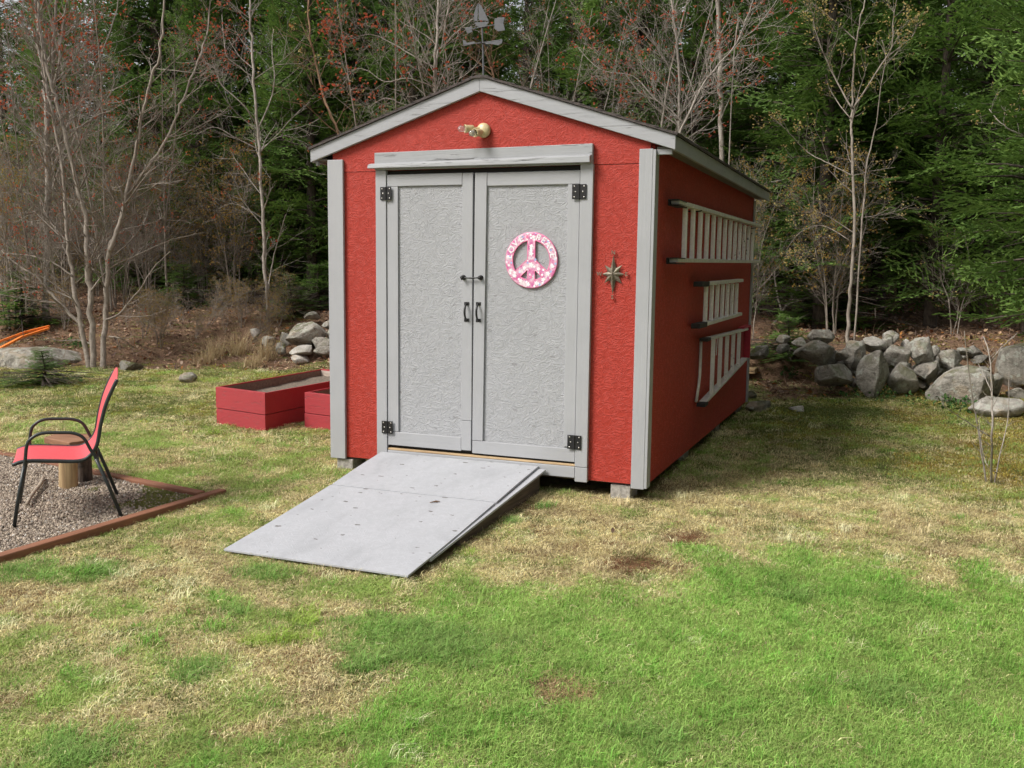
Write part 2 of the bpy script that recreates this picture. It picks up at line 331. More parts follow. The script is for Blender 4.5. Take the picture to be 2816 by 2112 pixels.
def leafy(name, a, b, tipc, trans=.3, attr='tip', rough=.6):
    m = N(name); t = m.attr(attr)[2]; r = m.n('ShaderNodeObjectInfo').outputs['Random']; n = m.noise(m.pos(), 2.2, 3)
    c = m.mix(m.step(.3, .7, n), a, b); c = m.mix(t, c, tipc); c = m.mix(m.math('MULTIPLY', r, .35), c, tuple(v*.6 for v in a))
    m.out(c, rough, spec=.25); tr = m.n('ShaderNodeBsdfTranslucent'); m.put(tr.inputs[0], c)
    mx = m.n('ShaderNodeMixShader', i0=trans); m.put(mx.inputs[1], m.b.outputs[0]); m.put(mx.inputs[2], tr.outputs[0])
    m.put(m.t.nodes['Material Output'].inputs[0], mx.outputs[0]); return m.m
MAT['needle'] = leafy('fir_needles', (.085, .17, .040), (.135, .228, .050), (.24, .37, .08))
MAT['needle_dark'] = leafy('dark_fir_needles', (.072, .145, .036), (.108, .185, .043), (.18, .29, .065))
MAT['bud_red'] = leafy('red_maple_flowers', (.42, .055, .035), (.50, .10, .05), (.60, .22, .10), .35)
MAT['bud_tan'] = leafy('opening_tan_buds', (.50, .34, .13), (.55, .42, .18), (.62, .55, .22), .35)
MAT['bud_olive'] = leafy('yellow_green_catkins', (.34, .30, .08), (.42, .34, .09), (.45, .25, .08), .35)
MAT['dry_blade'] = leafy('dry_straw', (.46, .35, .20), (.36, .26, .14), (.58, .47, .28), .25)
MAT['green_leaf'] = leafy('low_green_leaves', (.05, .13, .03), (.08, .17, .03), (.12, .24, .05), .25)
def inst_mat(name, trans=.3, rough=.65):
    m = N(name); c = m.attr('col', 'INSTANCER')[0]; r = m.attr('rnd')[2]; t = m.attr('tip')[2]
    c2 = m.n('ShaderNodeHueSaturation'); m.put(c2.inputs['Color'], c); m.put(c2.inputs['Value'], m.math('ADD', .42, m.math('MULTIPLY', r, 1.1))); m.put(c2.inputs['Hue'], m.math('ADD', .485, m.math('MULTIPLY', r, .03)))
    c3 = m.mix(m.math('MULTIPLY', t, .4), c2.outputs[0], (.48, .42, .2)); m.out(c3, rough, spec=.25)
    tr = m.n('ShaderNodeBsdfTranslucent'); m.put(tr.inputs[0], c3); mx = m.n('ShaderNodeMixShader', i0=trans)
    m.put(mx.inputs[1], m.b.outputs[0]); m.put(mx.inputs[2], tr.outputs[0]); m.put(m.t.nodes['Material Output'].inputs[0], mx.outputs[0]); return m.m
MAT['blade'] = inst_mat('grass_blades'); MAT['litter'] = inst_mat('dead_leaves', .2, .8); MAT['pebble'] = inst_mat('pebbles', 0, .85)
def ground_mat():
    m = N('lawn_and_forest_floor'); p = m.pos(); z = m.attr('zone')[0]; zr = m.xyz(z)
    n1 = m.noise(p, 1.3, 4); n2 = m.noise(p, 12, 5, .65); n3 = m.noise(p, 70, 4, .7)
    lawn = m.ramp(n2, [(.3, (.13, .10, .05)), (.5, (.27, .21, .10)), (.62, (.19, .20, .06)), (.75, (.40, .32, .18))])
    green = m.ramp(n2, [(.3, (.08, .12, .03)), (.55, (.14, .21, .05)), (.75, (.24, .23, .09))])
    lit = m.ramp(n3, [(.3, (.045, .028, .018)), (.5, (.21, .13, .082)), (.62, (.31, .20, .135)), (.75, (.42, .32, .23))])
    lit = m.mix(m.math('MULTIPLY', m.step(.5, .7, n2), .6), lit, (.045, .05, .018))
    c = m.mix(zr[1], lawn, green); c = m.mix(zr[0], c, lit); c = m.mix(zr[2], c, m.ramp(n3, [(.3, (.22, .175, .135)), (.7, (.42, .355, .28))]))
    return m.out(c, .95, m.bump(m.math('ADD', n2, n3), .9, .03), spec=.15)
MAT['ground'] = ground_mat()

# ------------------------------------------------------------------ setting: ground
def in_poly(x, y, poly):
    x = np.asarray(x); y = np.asarray(y); ins = np.zeros(x.shape, bool); n = len(poly)
    for i in range(n):
        x0, y0 = poly[i][:2]; x1, y1 = poly[(i+1) % n][:2]
        cnd = ((y0 > y) != (y1 > y)) & (x < (x1-x0)*(y-y0)/(y1-y0+1e-12)+x0); ins ^= cnd
    return ins
def poly_dist(x, y, poly):                                     # signed distance, positive inside
    x = np.asarray(x, float); y = np.asarray(y, float); d = np.full(x.shape, 1e9); n = len(poly)
    for i in range(n):
        a = np.array(poly[i][:2]); b = np.array(poly[(i+1) % n][:2]); ab = b-a
        t = np.clip(((x-a[0])*ab[0]+(y-a[1])*ab[1])/(ab@ab), 0, 1); d = np.minimum(d, np.hypot(x-a[0]-ab[0]*t, y-a[1]-ab[1]*t))
    return np.where(in_poly(x, y, poly), d, -d)
D2F = 2816/2212
LUSH = [ground(a*D2F, b*D2F) for a, b in ((770, 1655), (790, 1560), (820, 1440), (880, 1370), (960, 1320), (1080, 1300), (1250, 1310), (1400, 1285), (1540, 1215), (1680, 1190), (1800, 1225), (2000, 1245), (2205, 1270))]
LUSH += [np.array([6.5, -1.5, 0]), np.array([6.5, -6, 0]), np.array([2.0, -6, 0])]
PIT = [np.array([-.46, -.93]), np.array([-.62, -2.52]), np.array([-4.2, -2.35]), np.array([-4.2, -.25])]
PATCH = ground(1208*D2F, 1500*D2F); RUSTY = [ground(1400*D2F, 1218*D2F), ground(1480*D2F, 1168*D2F), ground(1350*D2F, 1222*D2F)]
def lush(x, y): return sstep(-.45, .38, poly_dist(x, y, LUSH)+(fbm(x, y, 3.2, 8)-.5)*1.1)
def litter_zone(x, y):
    d = y-edge_y(x)+1.5*sstep(2.2, 2.6, x)*(1-sstep(3.3, 4.1, x)); return sstep(-.5, .35, d+(fbm(x, y, 1.6, 21)-.5)*1.3)
def pit_zone(x, y): return sstep(-.02, .02, poly_dist(x, y, PIT))
def axis_lines(lo, hi, step, far_lo, far_hi):
    a = list(np.arange(lo, hi+1e-6, step)); s = step; v = hi
    while v < far_hi: s *= 1.35; v += s; a.append(v)
    s = step; v = lo; pre = []
    while v > far_lo: s *= 1.35; v -= s; pre.append(v)
    return np.array(pre[::-1]+a)
gx = axis_lines(-9.5, 7, .09, -300, 300); gy = axis_lines(-5, 9.5, .09, -120, 400)
GX, GY = np.meshgrid(gx, gy); GZ = terrain(GX, GY); nx, ny = len(gx), len(gy)
ii = np.arange(nx*ny).reshape(ny, nx); q0, q1, q2, q3 = ii[:-1, :-1].ravel(), ii[:-1, 1:].ravel(), ii[1:, 1:].ravel(), ii[1:, :-1].ravel()
zone = np.stack([litter_zone(GX, GY), lush(GX, GY), pit_zone(GX, GY)*0], -1).reshape(-1, 3)
zone[:, 2] = pit_zone(GX, GY).ravel()
gme = big_mesh('ground', np.stack([GX, GY, GZ], -1).reshape(-1, 3), np.concatenate([np.stack([q0, q1, q2], 1), np.stack([q0, q2, q3], 1)]), {'zone': ('POINT', 'FLOAT_VECTOR', zone)})
tag(mesh_obj('ground', gme, MAT['ground'], smooth=True), kind='structure')

# ------------------------------------------------------------------ shed
W, DEP = 2.44, 4.69
ZE, ZR, OV, FY, RY = 2.315, 2.759, .149, .036, .094
shed = empty('garden_shed', (W/2, DEP/2, -.0), 'red painted wooden shed with grey trim, grey double doors and gable roof', 'shed')
def part(mb, name, mat, parent=shed, bevel=.003, smooth=False):
    o = mb.build(name, mat, None, smooth, bevel); o.parent = parent
    p = parent
    off = Vector()
    while p is not None: off += Vector(p.location); p = p.parent
    o.location = -off
    return o
def wbox(name, lo, hi, mat, parent=shed, bevel=.003): return part(MB().box(lo, hi), name, mat, parent, bevel)
slope = (ZR-ZE)/(W/2+OV)
def roof_z(x): return ZR-abs(x-W/2)*slope
# walls: two boards beside the door, the gable board above, side and rear boards
wbox('wall_panel', (.02, .004, .014), (.47, .03, 2.146), MAT['red_x'], bevel=.001)
wbox('wall_panel', (1.97, .004, .012), (W-.02, .03, 2.146), MAT['red_x'], bevel=.001)
gz = lambda x: roof_z(x)-.05
part(MB().prism([(.02, .002, 2.150), (W-.02, .002, 2.150), (W-.02, .002, gz(W-.02)), (W/2, .002, gz(W/2)), (.02, .002, gz(.02))], (0, .026, 0)), 'gable_panel', MAT['red_x'], bevel=.001)
wbox('side_wall', (W-.026, .035, .0), (W, DEP, 2.30), MAT['red_y'], bevel=.001)
wbox('side_wall', (0, .035, .0), (.026, DEP, 2.30), MAT['red_y'], bevel=.001)
part(MB().prism([(.03, DEP-.03, .0), (W-.03, DEP-.03, .0), (W-.03, DEP-.03, gz(W-.03)), (W/2, DEP-.03, gz(W/2)), (.03, DEP-.03, gz(.03))], (0, .027, 0)), 'rear_wall', MAT['red_x'], bevel=.001)
wbox('floor_frame', (.03, .04, .0), (W-.03, DEP-.04, .11), MAT['joist'])
# corner boards
wbox('corner_board', (-.012, -.022, .002), (.118, .002, 2.238), MAT['trim'])
wbox('corner_board', (2.352, -.024, -.012), (W+.002, .001, 2.238), MAT['trim'])
wbox('corner_board', (W+.002, -.022, -.006), (W+.022, .075, 2.232), MAT['trim'])
wbox('corner_board', (W+.002, DEP-.07, .0), (W+.02, DEP+.012, 2.22), MAT['trim'])
wbox('corner_board', (-.022, .01, .0), (-.001, .09, 2.22), MAT['trim'])
# door surround
wbox('door_casing', (.398, -.030, .012), (.484, .003, 2.150), MAT['trim'])
wbox('door_casing', (1.954, -.030, .105), (2.043, .003, 2.150), MAT['trim'])
wbox('door_casing', (1.955, -.029, .0), (2.044, .003, .102), MAT['trim'])
hd = part(MB().hexa([(.392, -.034, 2.152), (2.037, -.034, 2.150), (2.037, .002, 2.150), (.392, .002, 2.152)], [(.392, -.034, 2.276), (2.037, -.034, 2.284), (2.037, .002, 2.284), (.392, .002, 2.276)]), 'door_header', MAT['header'], bevel=.004)
part(MB().hexa([(.355, -.075, 2.163), (2.033, -.078, 2.158), (2.033, -.0345, 2.158), (.355, -.0345, 2.163)], [(.357, -.070, 2.188), (2.031, -.074, 2.200), (2.031, -.0345, 2.215), (.357, -.0345, 2.200)]), 'drip_moulding', MAT['header'], hd, .004)
wbox('door_opening', (.472, .008, .125), (1.968, .03, 2.147), MAT['dark'], bevel=0)
wbox('threshold', (.486, -.020, .104), (1.952, .02, .119), MAT['raw'])
wbox('sill_board', (.486, -.026, .024), (1.952, .003, .102), MAT['trim_x'])
# doors
def door(x0, x1, zl, zr_, st, stiles):
    d = empty('door', (x0, 0, .13)); d.parent = shed; d.location = Vector((x0, 0, .13))-Vector(shed.location)
    d.location = Vector((x0, 0, .13))-Vector(shed.location)
    return d
dl = door(.488, 1.169, 0, 0, 0, 0); dl['label'] = 'narrower grey door leaf with a flush meeting stile'
dr = door(1.177, 1.950, 0, 0, 0, 0); dr['label'] = 'wider grey door leaf that carries the peace sign'
T0, T1, T2 = -.008, -.022, -.0235
wbox('panel', (.49, T0, .150), (1.167, .006, 2.118), MAT['grey_osb'], dl, .001)
wbox('stile', (.488, T1, .246), (.577, T0-.001, 2.034), MAT['trim'], dl)
wbox('stile', (1.087, T1, .368), (1.168, T0-.001, 2.118), MAT['trim'], dl)
wbox('stile', (1.089, T2, .150), (1.167, T0-.001, .365), MAT['trim'], dl)
wbox('rail', (.488, T1, 2.036), (1.085, T0-.001, 2.119), MAT['trim_x'], dl)
wbox('rail', (.488, T1, .142), (1.087, T0-.001, .243), MAT['trim_x'], dl)
wbox('panel', (1.179, T0, .138), (1.948, .006, 2.116), MAT['grey_osb'], dr, .001)
part(MB().hexa([(1.176, T2, .229), (1.258, T2, .229), (1.258, T0-.001, .229), (1.176, T0-.001, .229)], [(1.184, T2, 2.116), (1.275, T2, 2.116), (1.275, T0-.001, 2.116), (1.184, T0-.001, 2.116)]), 'stile', MAT['trim'], dr)
wbox('stile', (1.866, T1, .238), (1.950, T0-.001, 2.022), MAT['trim'], dr)
wbox('rail', (1.277, T1, 2.024), (1.950, T0-.001, 2.114), MAT['trim_x'], dr)
wbox('rail', (1.176, T1, .134), (1.950, T0-.001, .226), MAT['trim_x'], dr)
def hinge(x, z, w, h, d, y=-.034):
    m = MB().box((x-w, y-.0035, z-h), (x-.006, y, z+h)).box((x+.006, y-.0035, z-h), (x+w, y, z+h)); m.tube([(x, y-.003, z-h), (x, y-.003, z+h)], .0062, 10)
    if d is dr: m = MB().box((x-w, y-.0035, z-h), (x-.006, y, z+h)).box((x+.006, y-.0035, z-h), (x+w, y, z+h)).tube([(x, y-.003, z-h), (x, y-.003, z+h)], .0062, 10)
    part(m, 'hinge', MAT['black'], d, .001)
    s = MB()
    for sx in (-.68, .68):
        for sz in (-.72, 0, .72):
            s.lathe((x+sx*w+(.008 if sz == 0 else 0)*(-1 if sx > 0 else 1), y-.0034, z+sz*h), (0, -1, 0), [(0, .0052), (.0018, .0045), (.0022, 0)], 8)
    part(s, 'hinge_screws', MAT['screw'], d, 0, True)['kind'] = 'stuff'
hinge(.486, 1.985, .045, .047, dl); hinge(.490, .275, .046, .047, dl); hinge(1.951, 1.972, .05, .049, dr); hinge(1.950, .276, .05, .049, dr)
def pull(x, z0, z1, d):
    y = T1-.001; m = MB().box((x-.019, y-.003, z1-.024), (x+.019, y, z1)).box((x-.019, y-.003, z0), (x+.019, y, z0+.024))
    zz = np.linspace(z0+.012, z1-.012, 11); t = np.linspace(0, 1, 11)
    m.tube([(x, y-.003-.034*math.sin(math.pi*a)**.6, b) for a, b in zip(t, zz)], [.0062+.002*math.sin(math.pi*a) for a in t], 8)
    part(m, 'pull_handle', MAT['black'], d, .001, False)
pull(1.127, 1.079, 1.219, dl); pull(1.218, 1.079, 1.220, dr)
lt = MB(); y = T1-.001
for x in (1.102, 1.236): lt.lathe((x, y, 1.391), (0, -1, 0), [(0, .018), (.006, .018), (.009, .011), (.024, .010), (.030, .0135), (.034, 0)], 16)
lt.tube([(1.102, y-.022, 1.391), (1.130, y-.022, 1.389), (1.165, y-.022, 1.388), (1.205, y-.022, 1.389), (1.236, y-.022, 1.391)], [.005, .0045, .0065, .0045, .005], 8); lt.tube([(1.102, y-.024, 1.39), (1.098, y-.03, 1.372)], [.006, .004], 8)
part(lt, 'hook_latch', MAT['black'], shed, 0, True)
# roof: two slopes with shingle courses, boards along the gable and eaves
TH = .022
for sgn in (-1, 1):
    m = MB(); e = W/2+OV; n_c = 11
    top = lambda u: (W/2+sgn*u, ZR-u*slope)
    x0, z0 = top(0); x1, z1 = top(e+.012)
    y0, y1 = -FY-.014, DEP+RY+.012
    m.hexa([(x0, y0, z0+.003), (x1, y0, z1+.003), (x1, y1, z1+.003), (x0, y1, z0+.003)][::sgn], [(x0, y0, z0+.012), (x1, y0, z1+.012), (x1, y1, z1+.012), (x0, y1, z0+.012)][::sgn])
    rf = part(m, 'roof_slope', MAT['shingle'], shed, 0)
    for k in range(n_c):
        u0 = e+.014-k*e/n_c; u1 = max(0, u0-e/n_c-.03); c_ = MB(); nseg = 14; yy = np.linspace(y0-.002, y1, nseg+1)
        for j in range(nseg):
            w0 = RNG.uniform(-.004, .004); a0, b0 = top(u0+w0); a1, b1 = top(u1)
            c_.hexa([(a0, yy[j]+.002, b0+.0125), (a0, yy[j+1]-.001, b0+.0125), (a1, yy[j+1]-.001, b1+.012), (a1, yy[j]+.002, b1+.012)][::sgn], [(a0, yy[j]+.002, b0+.021+RNG.uniform(0, .003)), (a0, yy[j+1]-.001, b0+.021), (a1, yy[j+1]-.001, b1+.015), (a1, yy[j]+.002, b1+.015)][::sgn])
        part(c_, 'shingle_course', MAT['shingle'], rf, 0)
    xe, ze = top(e)
    pf = [(W/2, -FY, ZR), (xe, -FY, ze), (xe, -FY, ze-.090), (W/2, -FY, ZR-.096)]
    part(MB().prism(pf[::sgn], (0, .030, 0)), 'gable_fascia', MAT['fascia'], shed, .003)
    part(MB().prism([(a, DEP+RY-.03, c) for a, b, c in pf][::sgn], (0, .03, 0)), 'gable_fascia', MAT['fascia'], shed, .003)
    lo, hi = sorted((xe-sgn*.024, xe-sgn*.001))
    wbox('eave_fascia', (lo, -FY+.031, ze-.092), (hi, DEP+RY-.031, ze-.001), MAT['trim_y'])
    xi = W if sgn > 0 else 0.0
    lo, hi = sorted((xi+sgn*.024, xe-sgn*.026))
    wbox('soffit', (lo, -FY+.032, ze-.078), (hi, DEP+RY-.032, ze-.066), MAT['soffit'], bevel=0)
    m = MB().prism([(W/2, .03, ZR-.02), (xe-sgn*.03, .03, ze-.02), (xe-sgn*.03, .03, ze-.03), (W/2, .03, ZR-.03)][::sgn], (0, DEP-.06, 0)); part(m, 'roof_deck', MAT['soffit'], shed, 0)
    wbox('eave_return', (lo, -FY+.031, ze-.115), (lo+.018 if sgn < 0 else hi, -FY+.06, ze-.08), MAT['trim_y'])
wbox('ridge_cap', (W/2-.07, -FY-.015, ZR-.012), (W/2+.07, DEP+RY, ZR+.004), MAT['shingle'])
for i, (x, y_) in enumerate([(.10, .10), (2.27, .12), (2.30, 1.6), (2.30, 3.1), (2.30, 4.55), (.1, 2.3), (.1, 4.5), (1.2, 2.3)]):
    hb = .07 if i < 2 else .10; o = MB().box((x-hb, y_-.10, float(terrain(x, y_))-.08), (x+hb, y_+.10, -.004)).build('concrete_block', MAT['block'], None, False, .006)
    lab = ['grey concrete block propping up the front corner nearest the planters', 'pale concrete block under the front corner near the compass star', 'concrete block under the ladder side of the shed, second from the front', 'concrete block under the ladder side of the shed, third from the front', 'concrete block under the rear corner on the ladder side', 'concrete block under the hidden side of the shed, halfway along', 'concrete block under the hidden rear corner of the shed', 'concrete block under the middle of the shed floor'][i]
    tag(o, lab, 'block', 'blocks under the shed')

# ramp
ramp = empty('ramp', (1.06, -1.0, -.1), 'light grey plywood ramp leading down from the shed doors to the grass', 'ramp')
def rz(y, z0=.072, z1=-.176): return z0+(z1-z0)*(-y-.03)/1.84
def sheet(name, x0a, x1a, x0b, x1b, ya, yb, off, th, mat, n=6, bow=0.0):
    m = MB(); f = np.linspace(0, 1, n+1); v = []; 
    for t in f:
        y = ya+(yb-ya)*t; xa = x0a+(x0b-x0a)*t; xb = x1a+(x1b-x1a)*t; zz = rz(y)+off+bow*math.sin(math.pi*t)
        v += [(xa, y, zz), (xb, y, zz), (xb, y, zz+th), (xa, y, zz+th)]
    fc = []
    for i in range(n):
        a = i*4; b = a+4; fc += [(a, a+1, b+1, b), (a+1, a+2, b+2, b+1), (a+2, a+3, b+3, b+2), (a+3, a, b, b+3)]
    fc += [(3, 2, 1, 0), (n*4, n*4+1, n*4+2, n*4+3)]; m.add(v, fc); return part(m, name, mat, ramp, .002)
sheet('deck_sheet', .436, 1.690, .458, 1.672, -.031, -.748, .0, .014, MAT['ramp'], bow=.003)
sheet('deck_sheet', .455, 1.668, .440, 1.632, -.758, -1.866, .0, .013, MAT['ramp'], bow=-.004)
sheet('base_sheet', .46, 1.748, .47, 1.645, -.04, -1.62, -.016, .0145, MAT['ramp'])
for x in (.50, 1.08, 1.672):
    m = MB(); YE = -1.25
    zt0 = rz(-.06)-.018; zt1 = rz(YE)-.018; zb = lambda y: float(terrain(x, y))-.06
    m.hexa([(x, -.06, zb(-.06)), (x+.038, -.06, zb(-.06)), (x+.038-.06*(x > 1.5), YE, zb(YE)), (x-.06*(x > 1.5), YE, zb(YE))], [(x, -.06, zt0), (x+.038, -.06, zt0), (x+.038-.06*(x > 1.5), YE, zt1), (x-.06*(x > 1.5), YE, zt1)]); part(m, 'joist', MAT['joist'], ramp, .003)
# small things lying on the ramp
st = MB().tube([(1.27, -.89, rz(-.89)+.019), (1.30, -.86, rz(-.86)+.020), (1.325, -.85, rz(-.85)+.019)], [.002, .0055, .002], 6)
tag(st.build('bark_chip', MAT['bark_brown'], None), 'small brown bark chip lying on the ramp', 'bark chip')

# floodlight on the gable
FL = (1.243, -.002, 2.402)
fl = empty('floodlight', FL, 'cream twin-socket floodlight with bare bulbs on the red gable', 'lamp')
fp = lambda mb, n, mt: part(mb, n, mt, fl, 0, True)
fp(MB().lathe(FL, (0, -1, 0), [(0, .048), (.004, .050), (.020, .050), (.032, .043), (.040, .028), (.044, 0)], 28), 'base', MAT['cream'])
for (q0, q1) in (((1.222, -.035, 2.412), (1.142, -.105, 2.405)), ((1.250, -.035, 2.388), (1.222, -.118, 2.372))):
    q0 = np.array(q0); q1 = np.array(q1); d = q1-q0; L_ = np.linalg.norm(d); d /= L_; p1 = q1-d*.066
    fp(MB().tube([q0-d*.01, q0+(p1-q0)*.5, p1+d*.01], .010, 12), 'arm', MAT['cream'])
    fp(MB().lathe(p1, d, [(0, .0), (0, .020), (.010, .025), (.05, .026), (.062, .029), (.066, .029), (.066, .025), (.045, .022), (.025, .016), (.025, 0)], 24), 'socket', MAT['cream'])
    part(MB().lathe(p1+d*.036, d, [(0, .010), (.02, .011), (.036, .017), (.05, .021), (.062, .021), (.073, .016), (.079, .008), (.081, 0)], 20), 'bulb', MAT['glass'], fl, 0, True)

# outline of letters as meshes
def letter_mesh(ch, size, depth):
    cu = bpy.data.curves.new('letter', 'FONT'); cu.body = ch; cu.size = size; cu.extrude = depth; cu.offset = size*.012; cu.align_x = 'CENTER'; cu.align_y = 'CENTER'; cu.resolution_u = 3
    o = bpy.data.objects.new('letter', cu); col.objects.link(o); dg = bpy.context.evaluated_depsgraph_get(); dg.update()
    me = bpy.data.meshes.new_from_object(o.evaluated_get(dg)); bpy.data.objects.remove(o); return me
def letter(ch, size, loc, ang, parent, mat, depth=.0012, bold=0):
    me = letter_mesh(ch, size, depth); me.materials.clear(); me.materials.append(mat)
    o = bpy.data.objects.new('letter', me); col.objects.link(o); o.parent = parent
    o.matrix_local = Matrix.Translation(Vector(loc)-Vector(parent.location)) @ Matrix.Rotation(ang, 4, 'Y') @ Matrix.Rotation(math.pi/2, 4, 'X'); return o
# peace sign
PC = np.array([1.611, -.0115, 1.515]); RO, RI, BW = .186, .138, .026
ps = empty('peace_sign', PC, 'round pink and white flower print peace sign hanging on the grey door', 'peace sign')
def curve2d(name, loops, depth, mat, y):
    cu = bpy.data.curves.new(name, 'CURVE'); cu.dimensions = '2D'; cu.fill_mode = 'BOTH'; cu.extrude = depth; cu.bevel_depth = .0015; cu.bevel_resolution = 1
    for lp in loops:
        s = cu.splines.new('POLY'); s.points.add(len(lp)-1); s.use_cyclic_u = True
        for p, q in zip(s.points, lp): p.co = (q[0], q[1], 0, 1)
    o = bpy.data.objects.new(name, cu); col.objects.link(o); dg = bpy.context.evaluated_depsgraph_get(); dg.update()
    me = bpy.data.meshes.new_from_object(o.evaluated_get(dg)); bpy.data.objects.remove(o); me.materials.clear(); me.materials.append(mat)
    o = bpy.data.objects.new(name, me); col.objects.link(o); return o
circ = lambda r, n=64: [(r*math.cos(2*math.pi*k/n), r*math.sin(2*math.pi*k/n)) for k in range(n)]
def arc(r, a0, a1, n=14): return [(r*math.cos(a0+(a1-a0)*k/n), r*math.sin(a0+(a1-a0)*k/n)) for k in range(n+1)]
jz = -.005; dg_ = math.radians(222)
ux, uz = math.cos(dg_), math.sin(dg_); nxv, nzv = -uz, ux       # normal of the slanted bar
def line_circ(px, pz, dx, dz, r):
    b = px*dx+pz*dz; c = px*px+pz*pz-r*r; t = -b+math.sqrt(b*b-c); return (px+dx*t, pz+dz*t)
up_n = (-nxv, -nzv) if nzv < 0 else (nxv, nzv)
pu = (up_n[0]*BW, jz+up_n[1]*BW); pl_ = (-up_n[0]*BW, jz-up_n[1]*BW)
eu = line_circ(*pu, ux, uz, RI); el = line_circ(*pl_, ux, uz, RI)
tB = (-BW-pu[0])/ux; cu_ = (-BW, pu[1]+tB*uz); tL = (-BW-pl_[0])/ux; cl_ = (-BW, pl_[1]+tL*uz)
a_top = math.atan2(math.sqrt(RI*RI-BW*BW), -BW); a_eu = math.atan2(eu[1], eu[0]) % (2*math.pi); a_el = math.atan2(el[1], el[0]) % (2*math.pi); a_bot = math.atan2(-math.sqrt(RI*RI-BW*BW), -BW) % (2*math.pi)
h1 = arc(RI, a_top, a_eu, 20)+[cu_]; h2 = arc(RI, a_el, a_bot, 8)+[cl_]
holes = [h1, [(-a, b) for a, b in h1], h2, [(-a, b) for a, b in h2]]
def place2d(o, y):
    o.parent = ps; o.matrix_local = Matrix.Translation((0, y, 0)) @ Matrix.Rotation(math.pi/2, 4, 'X')
place2d(curve2d('disc', [circ(RO)]+holes, .006, MAT['peace'], 0), -.006)
rim = MB().tube([(PC[0]+RO*math.cos(t), PC[1]-.007, PC[2]+RO*math.sin(t)) for t in np.linspace(0, 2*math.pi, 65)], .0062, 8, False)
part(rim, 'rim', MAT['pink'], ps, 0, True)
for k, lp in enumerate(holes):
    q = lp+[lp[0]]
    part(MB().tube([(PC[0]+a, PC[1]-.0105, PC[2]+b) for a, b in q], .0045, 6, False), 'hole_edge', MAT['pink'], ps, 0, True)
RM = (RO+RI)/2-.001
for wd, a0, a1 in (('LOVE', 171, 118), ('PEACE', 72, 12)):
    for k, ch in enumerate(wd):
        a = math.radians(a0+(a1-a0)*k/(len(wd)-1)); letter(ch, .060, (PC[0]+RM*math.cos(a), PC[1]-.0145, PC[2]+RM*math.sin(a)), (math.pi/2-a), ps, MAT['white'], .0012)
def flower(x, z, r, mat, n=5, y=-.0145):
    m = MB(); pts = []
    for k in range(n*2):
        t = math.pi*k/n; rr = r*(1 if k % 2 == 0 else .55); pts.append((PC[0]+x+rr*math.cos(t), PC[1]+y, PC[2]+z+rr*math.sin(t)))
    m.prism(pts, (0, .0012, 0)); part(m, 'printed_flower', mat, ps, 0)
MAT['blue'] = plain('pale_blue_print', (.35, .52, .78), .4)
for x, z, r, mt in ((0, .045, .019, 'white'), (.0, .095, .017, 'white'), (-.03, .158, .015, 'pink'), (.015, .160, .016, 'white'), (.03, .005, .012, 'blue'), (-.158, .02, .013, 'blue'), (-.165, -.035, .012, 'white'), (-.12, -.107, .017, 'white'), (-.075, -.14, .018, 'white'), (-.02, -.163, .018, 'white'), (.04, -.155, .019, 'white'), (.09, -.13, .018, 'white'), (.125, -.09, .018, 'white'), (.158, -.04, .015, 'white'), (0, -.03, .021, 'white'), (-.05, -.052, .017, 'white'), (.055, -.058, .017, 'white'), (0, -.115, .014, 'pink'), (-.15, -.07, .014, 'white')): flower(x, z, r, MAT[mt])

# compass star
CC = np.array([2.190, -.004, 1.428])
cs = empty('compass_rose', CC, 'bronze eight-pointed compass star with direction letters on the red wall', 'wall ornament')
m = MB(); arms = [(90, .128, .033), (0, .080, .030), (270, .138, .033), (180, .080, .030), (45, .086, .030), (135, .086, .030), (225, .086, .030), (315, .086, .030)]
for a, L, w in arms:
    t = math.radians(a); d = np.array([math.cos(t), 0, math.sin(t)]); s = np.array([-d[2], 0, d[0]])
    yo = 0 if a % 90 == 0 else .003
    c0 = CC+np.array([0, -.026+yo, 0]); tip = CC+d*L+np.array([0, -.004, 0]); b1 = CC+d*w*1.0+s*w*.62+np.array([0, -.002, 0]); b2 = CC+d*w*1.0-s*w*.62+np.array([0, -.002, 0])
    m.add([c0, tip, b1, b2], [(0, 2, 1), (0, 1, 3), (2, 3, 1), (0, 3, 2)])
part(m, 'star', MAT['bronze'], cs, 0)
for ch, dx, dz in (('N', 0, .142), ('S', 0, -.153), ('W', -.094, 0), ('E', .092, 0)):
    letter(ch, .036, (CC[0]+dx, CC[1]-.008, CC[2]+dz), 0, cs, MAT['bronze'], .004)

# weather vane on the ridge
VX, VY = 1.03, .42
wv = empty('weather_vane', (VX, VY, ZR), 'grey metal sailing boat weather vane standing on the roof ridge', 'weather vane')
zv = lambda x, z: (1240+x*200/721, z*200/721)
def on_y(px, py, Y): d = ray(px, py); return CAM+d*(Y-CAM[1])/d[1]
P3 = lambda pts: [tuple(on_y(*zv(a, b), VY)) for a, b in pts]
def plate(n, pts): part(MB().prism([(a, b-.002, c) for a, b, c in P3(pts)], (0, .004, 0)), n, MAT['vane'], wv, 0)
pb = on_y(*zv(324, 800), VY); pt = on_y(*zv(305, 250), VY)
part(MB().tube([(pb[0], VY+.008, 2.70), (pb[0]*.5+pt[0]*.5, VY+.008, pt[2]*.5+pb[2]*.5), (pt[0], VY+.008, pt[2])], [.008, .007, .006], 8), 'mast_pole', MAT['vane'], wv, 0)
plate('jib_sail', [(266, 30), (230, 130), (228, 205), (262, 212), (268, 120)]); plate('main_sail', [(274, 28), (276, 200), (375, 208), (335, 120), (300, 55)])
plate('hull', [(232, 222), (380, 215), (345, 262), (300, 275), (262, 262)])
